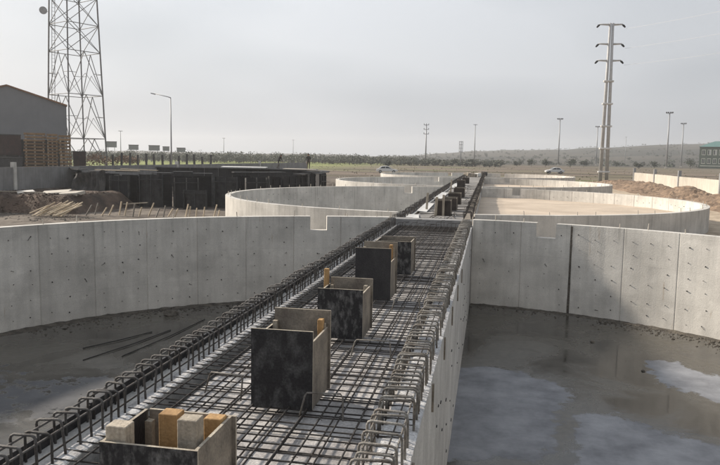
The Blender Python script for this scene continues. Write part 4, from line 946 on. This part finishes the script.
# ------------------------------------------------------------------ cars
def car(deg, dist, rz, label):
    x, y = place(deg, dist); t = thing('parked_car', label, 'car', (x, y, 1.75), rz, 'white cars beyond the tanks')
    prof = [(-2.15, .32), (-2.2, .55), (-2.12, .82), (-1.5, .92), (-1.42, .93), (1.0, .90), (1.95, .74), (2.15, .58), (2.18, .34)]
    roof = [(-1.75, .92), (-1.15, 1.36), (-.35, 1.46), (.25, 1.40), (1.05, .90)]
    def loft(pr, w0, w1, zb_, m, nm):
        b = MB(); k = len(pr); vs = []
        for s in (-1, 1):
            for (a, z) in pr: vs.append((a, s*(w0 if z < .9 else w0+(w1-w0)*min(1, (z-.9)/.55)), z))
        fs = [(i, i+1, k+i+1, k+i) for i in range(k-1)]+[(k-1, 0, k, 2*k-1), tuple(range(k-1, -1, -1)), tuple(range(k, 2*k))]
        b.add(vs, fs); o = b.build(nm, m, t); bv = o.modifiers.new('bevel', 'BEVEL'); bv.width = .05; bv.segments = 2; return o
    loft(prof, .86, .86, .3, 'white_paint', 'body'); loft(roof, .80, .62, .9, 'white_paint', 'cabin')
    for s in (-1, 1):
        b = MB(); b.add([(-1.35, s*.80, .97), (-.35, s*.80, .97), (-.35, s*.66, 1.36), (-1.05, s*.675, 1.30)], [(0, 1, 2, 3)] if s < 0 else [(3, 2, 1, 0)]); b.add([(-.27, s*.80, .97), (.78, s*.80, .95), (.2, s*.67, 1.34), (-.27, s*.66, 1.36)], [(0, 1, 2, 3)] if s < 0 else [(3, 2, 1, 0)])
        b.v = [(a, c*1.012+.0, d) for a, c, d in b.v]; b.build('side_window', 'glass', t)
        for xx in (-1.35, 1.35):
            b = MB(); b.tube([(xx, s*.66, .31), (xx, s*.885, .31)], .31, 16); wh = b.build('wheel', 'tyre', t); b = MB(); b.tube([(xx, s*.87, .31), (xx, s*.893, .31)], .19, 12); b.build('rim', 'galv', wh)
        b = MB(); b.box(2.08, 2.19, s*.62-.17, s*.62+.17, .56, .70); b.build('headlight', 'white_board', t)
        b = MB(); b.box(-2.21, -2.1, s*.66-.12, s*.66+.12, .6, .78); b.build('tail_light', 'lamp_red', t)
        b = MB(); b.box(.72, .86, s*.9-.08, s*.9+.08, .96, 1.08); b.build('mirror', 'white_paint', t)
    b = MB(); b.add([(.33, -.60, 1.375), (.33, .60, 1.375), (1.02, .74, .93), (1.02, -.74, .93)], [(0, 1, 2, 3)]); b.v = [(a+.02, c, d+.02) for a, c, d in b.v]; b.build('windscreen', 'glass', t)
    return t
car(-8.35, 140, .15, 'white parked car beyond the third tank, left of the channel')
car(5.1, 172, 3.3, 'white parked car beyond the farthest tank, right of the channel')

# ------------------------------------------------------------------ people on the formwork ring
def person(x, y, z, rz, pose, label, jacket, trousers):
    t = thing('person', label, 'person', (x, y, z), rz, 'workers on the formwork ring')
    J = pose; order = list(J.keys()); idx = {k: i for i, k in enumerate(order)}
    E = [('pel', 'spine'), ('spine', 'chest'), ('chest', 'neck'), ('neck', 'head0'), ('head0', 'head1')]
    for s in 'lr': E += [('chest', 'sh'+s), ('sh'+s, 'el'+s), ('el'+s, 'wr'+s), ('wr'+s, 'pa'+s), ('pel', 'hip'+s), ('hip'+s, 'kn'+s), ('kn'+s, 'an'+s), ('an'+s, 'toe'+s)]
    rad = {'pel': (.16, .12), 'spine': (.15, .115), 'chest': (.17, .125), 'neck': (.058, .058), 'head0': (.085, .09), 'head1': (.075, .09)}
    for s in 'lr': rad.update({'sh'+s: (.075, .075), 'el'+s: (.05, .05), 'wr'+s: (.035, .03), 'pa'+s: (.04, .022), 'hip'+s: (.095, .095), 'kn'+s: (.065, .065), 'an'+s: (.048, .048), 'toe'+s: (.045, .035)})
    me = bpy.data.meshes.new('body'); me.from_pydata([J[k] for k in order], [(idx[a], idx[c]) for a, c in E], []); o = link('body', me, t)
    o.modifiers.new('skin', 'SKIN'); o.modifiers.new('sub', 'SUBSURF').levels = 2
    for k in order:
        sv = me.skin_vertices[0].data[idx[k]]; sv.radius = rad[k]; sv.use_root = (k == 'pel')
    m = bpy.data.materials.new('clothes'); m.use_nodes = True; n = m.node_tree.nodes; l = m.node_tree.links; b_ = n['Principled BSDF']; b_.inputs['Roughness'].default_value = .9
    tcn = n.new('ShaderNodeTexCoord'); sp = n.new('ShaderNodeSeparateXYZ'); l.new(tcn.outputs['Object'], sp.inputs[0]); r = n.new('ShaderNodeValToRGB'); r.color_ramp.interpolation = 'CONSTANT'
    mr = n.new('ShaderNodeMath'); mr.operation = 'DIVIDE'; mr.inputs[1].default_value = 2.0; l.new(sp.outputs['Z'], mr.inputs[0]); l.new(mr.outputs[0], r.inputs['Fac'])
    hz = J['neck'][2]; e = r.color_ramp.elements; e[0].position = 0; e[0].color = (.02, .018, .016, 1); e[1].position = .05; e[1].color = (*trousers, 1)
    q = e.new((J['pel'][2]-.02)/2); q.color = (*jacket, 1); q = e.new((hz+.02)/2); q.color = (.36, .22, .15, 1)
    l.new(r.outputs['Color'], b_.inputs['Base Color']); me.materials.append(m)
    # hair cap, face and fingers
    h = Vector(J['head1']); h0 = Vector(J['head0']); c = h0.lerp(h, .62)
    bm = bmesh.new(); bmesh.ops.create_uvsphere(bm, u_segments=14, v_segments=9, radius=.108)
    for v in bm.verts: v.co.z *= 1.08; v.co.z = max(v.co.z, .0) if v.co.y < -.02 else max(v.co.z, -.07)
    me2 = bpy.data.meshes.new('hair'); bm.to_mesh(me2); bm.free(); me2.materials.append(M['black_hair']); ho = link('hair', me2, t); ho.location = c+Vector((0, .01, .03))
    b = MB(); b.tube([c+Vector((0, -.085, .0)), c+Vector((0, -.12, -.03)), c+Vector((0, -.085, -.04))], [.01, .018, .012], 6)
    for s in (-1, 1): b.tube([c+Vector((s*.035, -.082, .015)), c+Vector((s*.035, -.098, .015))], .012, 6); b.tube([c+Vector((s*.085, 0, .02)), c+Vector((s*.105, .01, -.03))], .02, 6)
    b.tube([c+Vector((-.03, -.085, -.065)), c+Vector((.03, -.085, -.065))], .008, 5); b.build('face', 'skin', t)
    for s in 'lr':
        pa, wr = Vector(J['pa'+s]), Vector(J['wr'+s]); d = (pa-wr).normalized(); sd_ = d.cross(Vector((1, 0, 0))).normalized(); b = MB()
        for k in range(4): p = pa+sd_*(.03-.02*k)*1.0; ln = (.07, .085, .08, .06)[k]; b.tube([p, p+d*ln*.5+Vector((0, -.008, 0)), p+d*ln+Vector((0, -.025, 0))], [.010, .009, .007], 5)
        p = wr+d*.04+sd_*.03; b.tube([p, p+sd_*.03+d*.03, p+sd_*.035+d*.065], [.012, .010, .008], 5); b.build('fingers', 'skin', t)
    return t
stand = {'pel': (0, 0, .95), 'spine': (0, -.01, 1.13), 'chest': (0, 0, 1.36), 'neck': (0, 0, 1.50), 'head0': (0, -.01, 1.58), 'head1': (0, -.01, 1.70),
         'shl': (-.19, 0, 1.42), 'ell': (-.25, .03, 1.13), 'wrl': (-.24, -.06, .88), 'pal': (-.24, -.08, .80), 'shr': (.19, 0, 1.42), 'elr': (.27, .04, 1.14), 'wrr': (.14, -.12, 1.02), 'par': (.08, -.16, 1.01),
         'hipl': (-.10, 0, .90), 'knl': (-.11, -.02, .49), 'anl': (-.12, .02, .08), 'toel': (-.13, -.14, .04), 'hipr': (.10, 0, .90), 'knr': (.11, -.03, .49), 'anr': (.12, .01, .08), 'toer': (.14, -.15, .04)}
stoop = {'pel': (0, .12, .92), 'spine': (0, .02, 1.08), 'chest': (0, -.12, 1.26), 'neck': (0, -.2, 1.37), 'head0': (0, -.26, 1.44), 'head1': (0, -.31, 1.55),
         'shl': (-.19, -.13, 1.30), 'ell': (-.25, -.22, 1.02), 'wrl': (-.17, -.40, .86), 'pal': (-.15, -.46, .80), 'shr': (.19, -.13, 1.30), 'elr': (.26, -.18, 1.02), 'wrr': (.18, -.38, .84), 'par': (.16, -.44, .78),
         'hipl': (-.10, .12, .88), 'knl': (-.13, -.12, .50), 'anl': (-.13, .0, .08), 'toel': (-.14, -.16, .04), 'hipr': (.10, .12, .88), 'knr': (.12, .18, .49), 'anr': (.12, .40, .10), 'toer': (.13, .27, .04)}
x, y = place(-17.25, 80.3); person(x, y, PZ, 1.2, stoop, 'worker in dark clothes stooping mid-step on the formwork top', (.05, .048, .045), (.10, .09, .08))
x, y = place(-14.85, 76.6); person(x, y, PZ, .5, stand, 'worker in dark jacket standing upright on the formwork top', (.055, .05, .042), (.075, .055, .045))

# ------------------------------------------------------------------ vegetation
def crown(b, x, y, z, rx, rz_, n, ls, seed, flat=1.0):
    r = random.Random(seed); lobes = [(r.uniform(-.5, .5)*rx, r.uniform(-.5, .5)*rx, r.uniform(-.35, .45)*rz_, r.uniform(.45, .75)) for _ in range(6)]
    for i in range(n):
        lx, ly, lz, lr = r.choice(lobes); d = Vector((r.gauss(0, 1), r.gauss(0, 1), r.gauss(0, 1))).normalized()*(r.random()**.45)
        p = Vector((x+lx+d.x*rx*lr, y+ly+d.y*rx*lr, z+lz+d.z*rz_*lr)); u = Vector((r.gauss(0, 1), r.gauss(0, 1), r.gauss(0, .7))).normalized(); v = u.orthogonal().normalized(); s = ls*r.uniform(.6, 1.3)
        b.add([p-u*s, p+v*s*.7, p+u*s, p-v*s*.7], [(0, 1, 2, 3)])
def trunk(b, x, y, z0, h, r):
    b.tube([(x, y, z0-.3), (x+.05*h*.2, y, z0+h*.5), (x, y, z0+h)], [r, r*.75, r*.3], 6)
    for k in range(3):
        a = k*2.1; b.tube([(x, y, z0+h*.45), (x+math.cos(a)*h*.25, y+math.sin(a)*h*.25, z0+h*.8)], [r*.5, r*.15], 5)
b = MB(); bt = MB()
for k in range(1000):
    row = k % 3; deg = rnd.uniform(-39, 1); dist = 300+row*45+rnd.uniform(-25, 25)
    x, y = place(deg, dist); h = rnd.uniform(2.6, 4.6)*rnd.choice((.7, .9, 1, 1, 1.25))*(1.0 if deg < -6 else .7); z = 1.75
    crown(b, x, y, z+h*.5, h*.62, h*.5, 110, .30, k); trunk(bt, x, y, z, h*.7, .14)
kind(tag(b.build('far_wood', 'leaf'), 'grey-green belt of trees along the left horizon', 'wood'), 'stuff')
kind(tag(bt.build('far_wood_trunks', 'bark'), 'trunks of the tree belt on the left horizon', 'wood'), 'stuff')
b = MB()
for k in range(520):
    deg = rnd.uniform(-9, 22); d = rnd.uniform(480, 1480); x, y = place(deg, d); kk = sstep(520, 1500, d); z = 1.6+hill_profile(deg)*kk; s = rnd.uniform(1.3, 3.4)*(1-.35*kk)
    crown(b, x, y, z+s*.4, s, s*.6, 28, s*.28, 900+k)
kind(tag(b.build('hill_scrub', 'leaf_dark'), 'scattered scrub dotting the hills on the right horizon', 'scrub'), 'stuff')
def bush(deg, dist, w_, h_, label, m='leaf_dark', group=None, n=260, ls=.22):
    x, y = place(deg, dist); t = thing('bush', label, 'bush', (x, y, 1.75), 0, group)
    b = MB(); crown(b, 0, 0, h_*.52, w_*.5, h_*.48, n, ls, int(dist*10+deg*100)); b.build('crown', m, t)
    b = MB(); trunk(b, 0, 0, 0, h_*.6, .09); b.build('trunk', 'bark', t)
for k, (deg, d, w_, h_) in enumerate([(-6.3, 300, 3.4, 3.0), (-4.1, 300, 3.2, 2.8), (-2.9, 310, 3.2, 3.4), (-1.5, 290, 3.4, 3.4), (.4, 320, 3.6, 2.8), (2.2, 330, 4.5, 2.8), (3.3, 340, 5, 3.6), (4.4, 330, 4.4, 4.2), (6.3, 340, 6, 4.6), (7.3, 360, 4.6, 3.6), (11.3, 330, 4.6, 3.2), (12.4, 360, 5, 4.2), (14.9, 360, 6.0, 5.4), (9.7, 420, 5.0, 3.4), (-8.2, 260, 3, 2.6)]):
    names = ['left of the utility pole', 'right of the utility pole', 'left of the short ladder-like pole', 'at the foot of the slim lamp pole', 'just right of the slim lamp pole', 'low on the plain halfway to the left floodlight mast', 'left of the left floodlight mast', 'at the foot of the left floodlight mast', 'right of the left floodlight mast', 'left of the slim distant mast', 'left of the tallest floodlight mast', 'at the foot of the tallest floodlight mast', 'beside the green building', 'right behind the pylon', 'far left of the utility pole']
    bush(deg, d, w_, h_, 'dark bush '+names[k], group='bushes across the far plain', ls=.30)
for k, (deg, d, w_, h_) in enumerate([(-31.2, 165, 6, 3.2), (-29.9, 168, 6, 3.4), (-28.9, 172, 4.6, 2.8)]):
    bush(deg, d, w_, h_, ['dry brown bush at the foot of the lattice tower', 'dry brown bush in the middle, right of the tower', 'dry brown bush next to the fence posts'][k], 'leaf_brown', 'dry bushes behind the left wall', 420, .2)
# grass fringe on the far plain
b = MB()
for k in range(900):
    deg = rnd.uniform(-34, 22); d = rnd.uniform(118, 300); x, y = place(deg, d); s = rnd.uniform(.08, .2)
    for q in range(2):
        a = rnd.uniform(0, 3.14); b.add([(x-math.cos(a)*s, y-math.sin(a)*s, 1.7), (x+math.cos(a)*s, y+math.sin(a)*s, 1.7), (x+rnd.uniform(-.2, .2), y, 1.75+s*1.2)], [(0, 1, 2)])
M['grass'] = mat('dry grass', (0.17, 0.15, 0.075), (0.10, 0.10, 0.045), .05, .95)
kind(tag(b.build('rough_grass', 'grass'), 'tufts of rough dry grass over the far plain', 'grass'), 'stuff')

# ------------------------------------------------------------------ hazy air
HAZE = True
if HAZE:
    b = MB(); b.box(-2600, 2600, -200, 2400, -1.4, 70.0)
    m = bpy.data.materials.new('haze'); m.use_nodes = True; n = m.node_tree.nodes; n.clear(); oo = n.new('ShaderNodeOutputMaterial'); pv = n.new('ShaderNodeVolumePrincipled')
    pv.inputs['Color'].default_value = (.93, .94, .96, 1); pv.inputs['Density'].default_value = 0.00036; pv.inputs['Anisotropy'].default_value = .3
    m.node_tree.links.new(pv.outputs['Volume'], oo.inputs['Volume']); M['haze'] = m
    o = b.build('haze', 'haze'); kind(o, 'stuff'); o['label'] = 'thin pale haze over the whole plain'; o['category'] = 'haze'
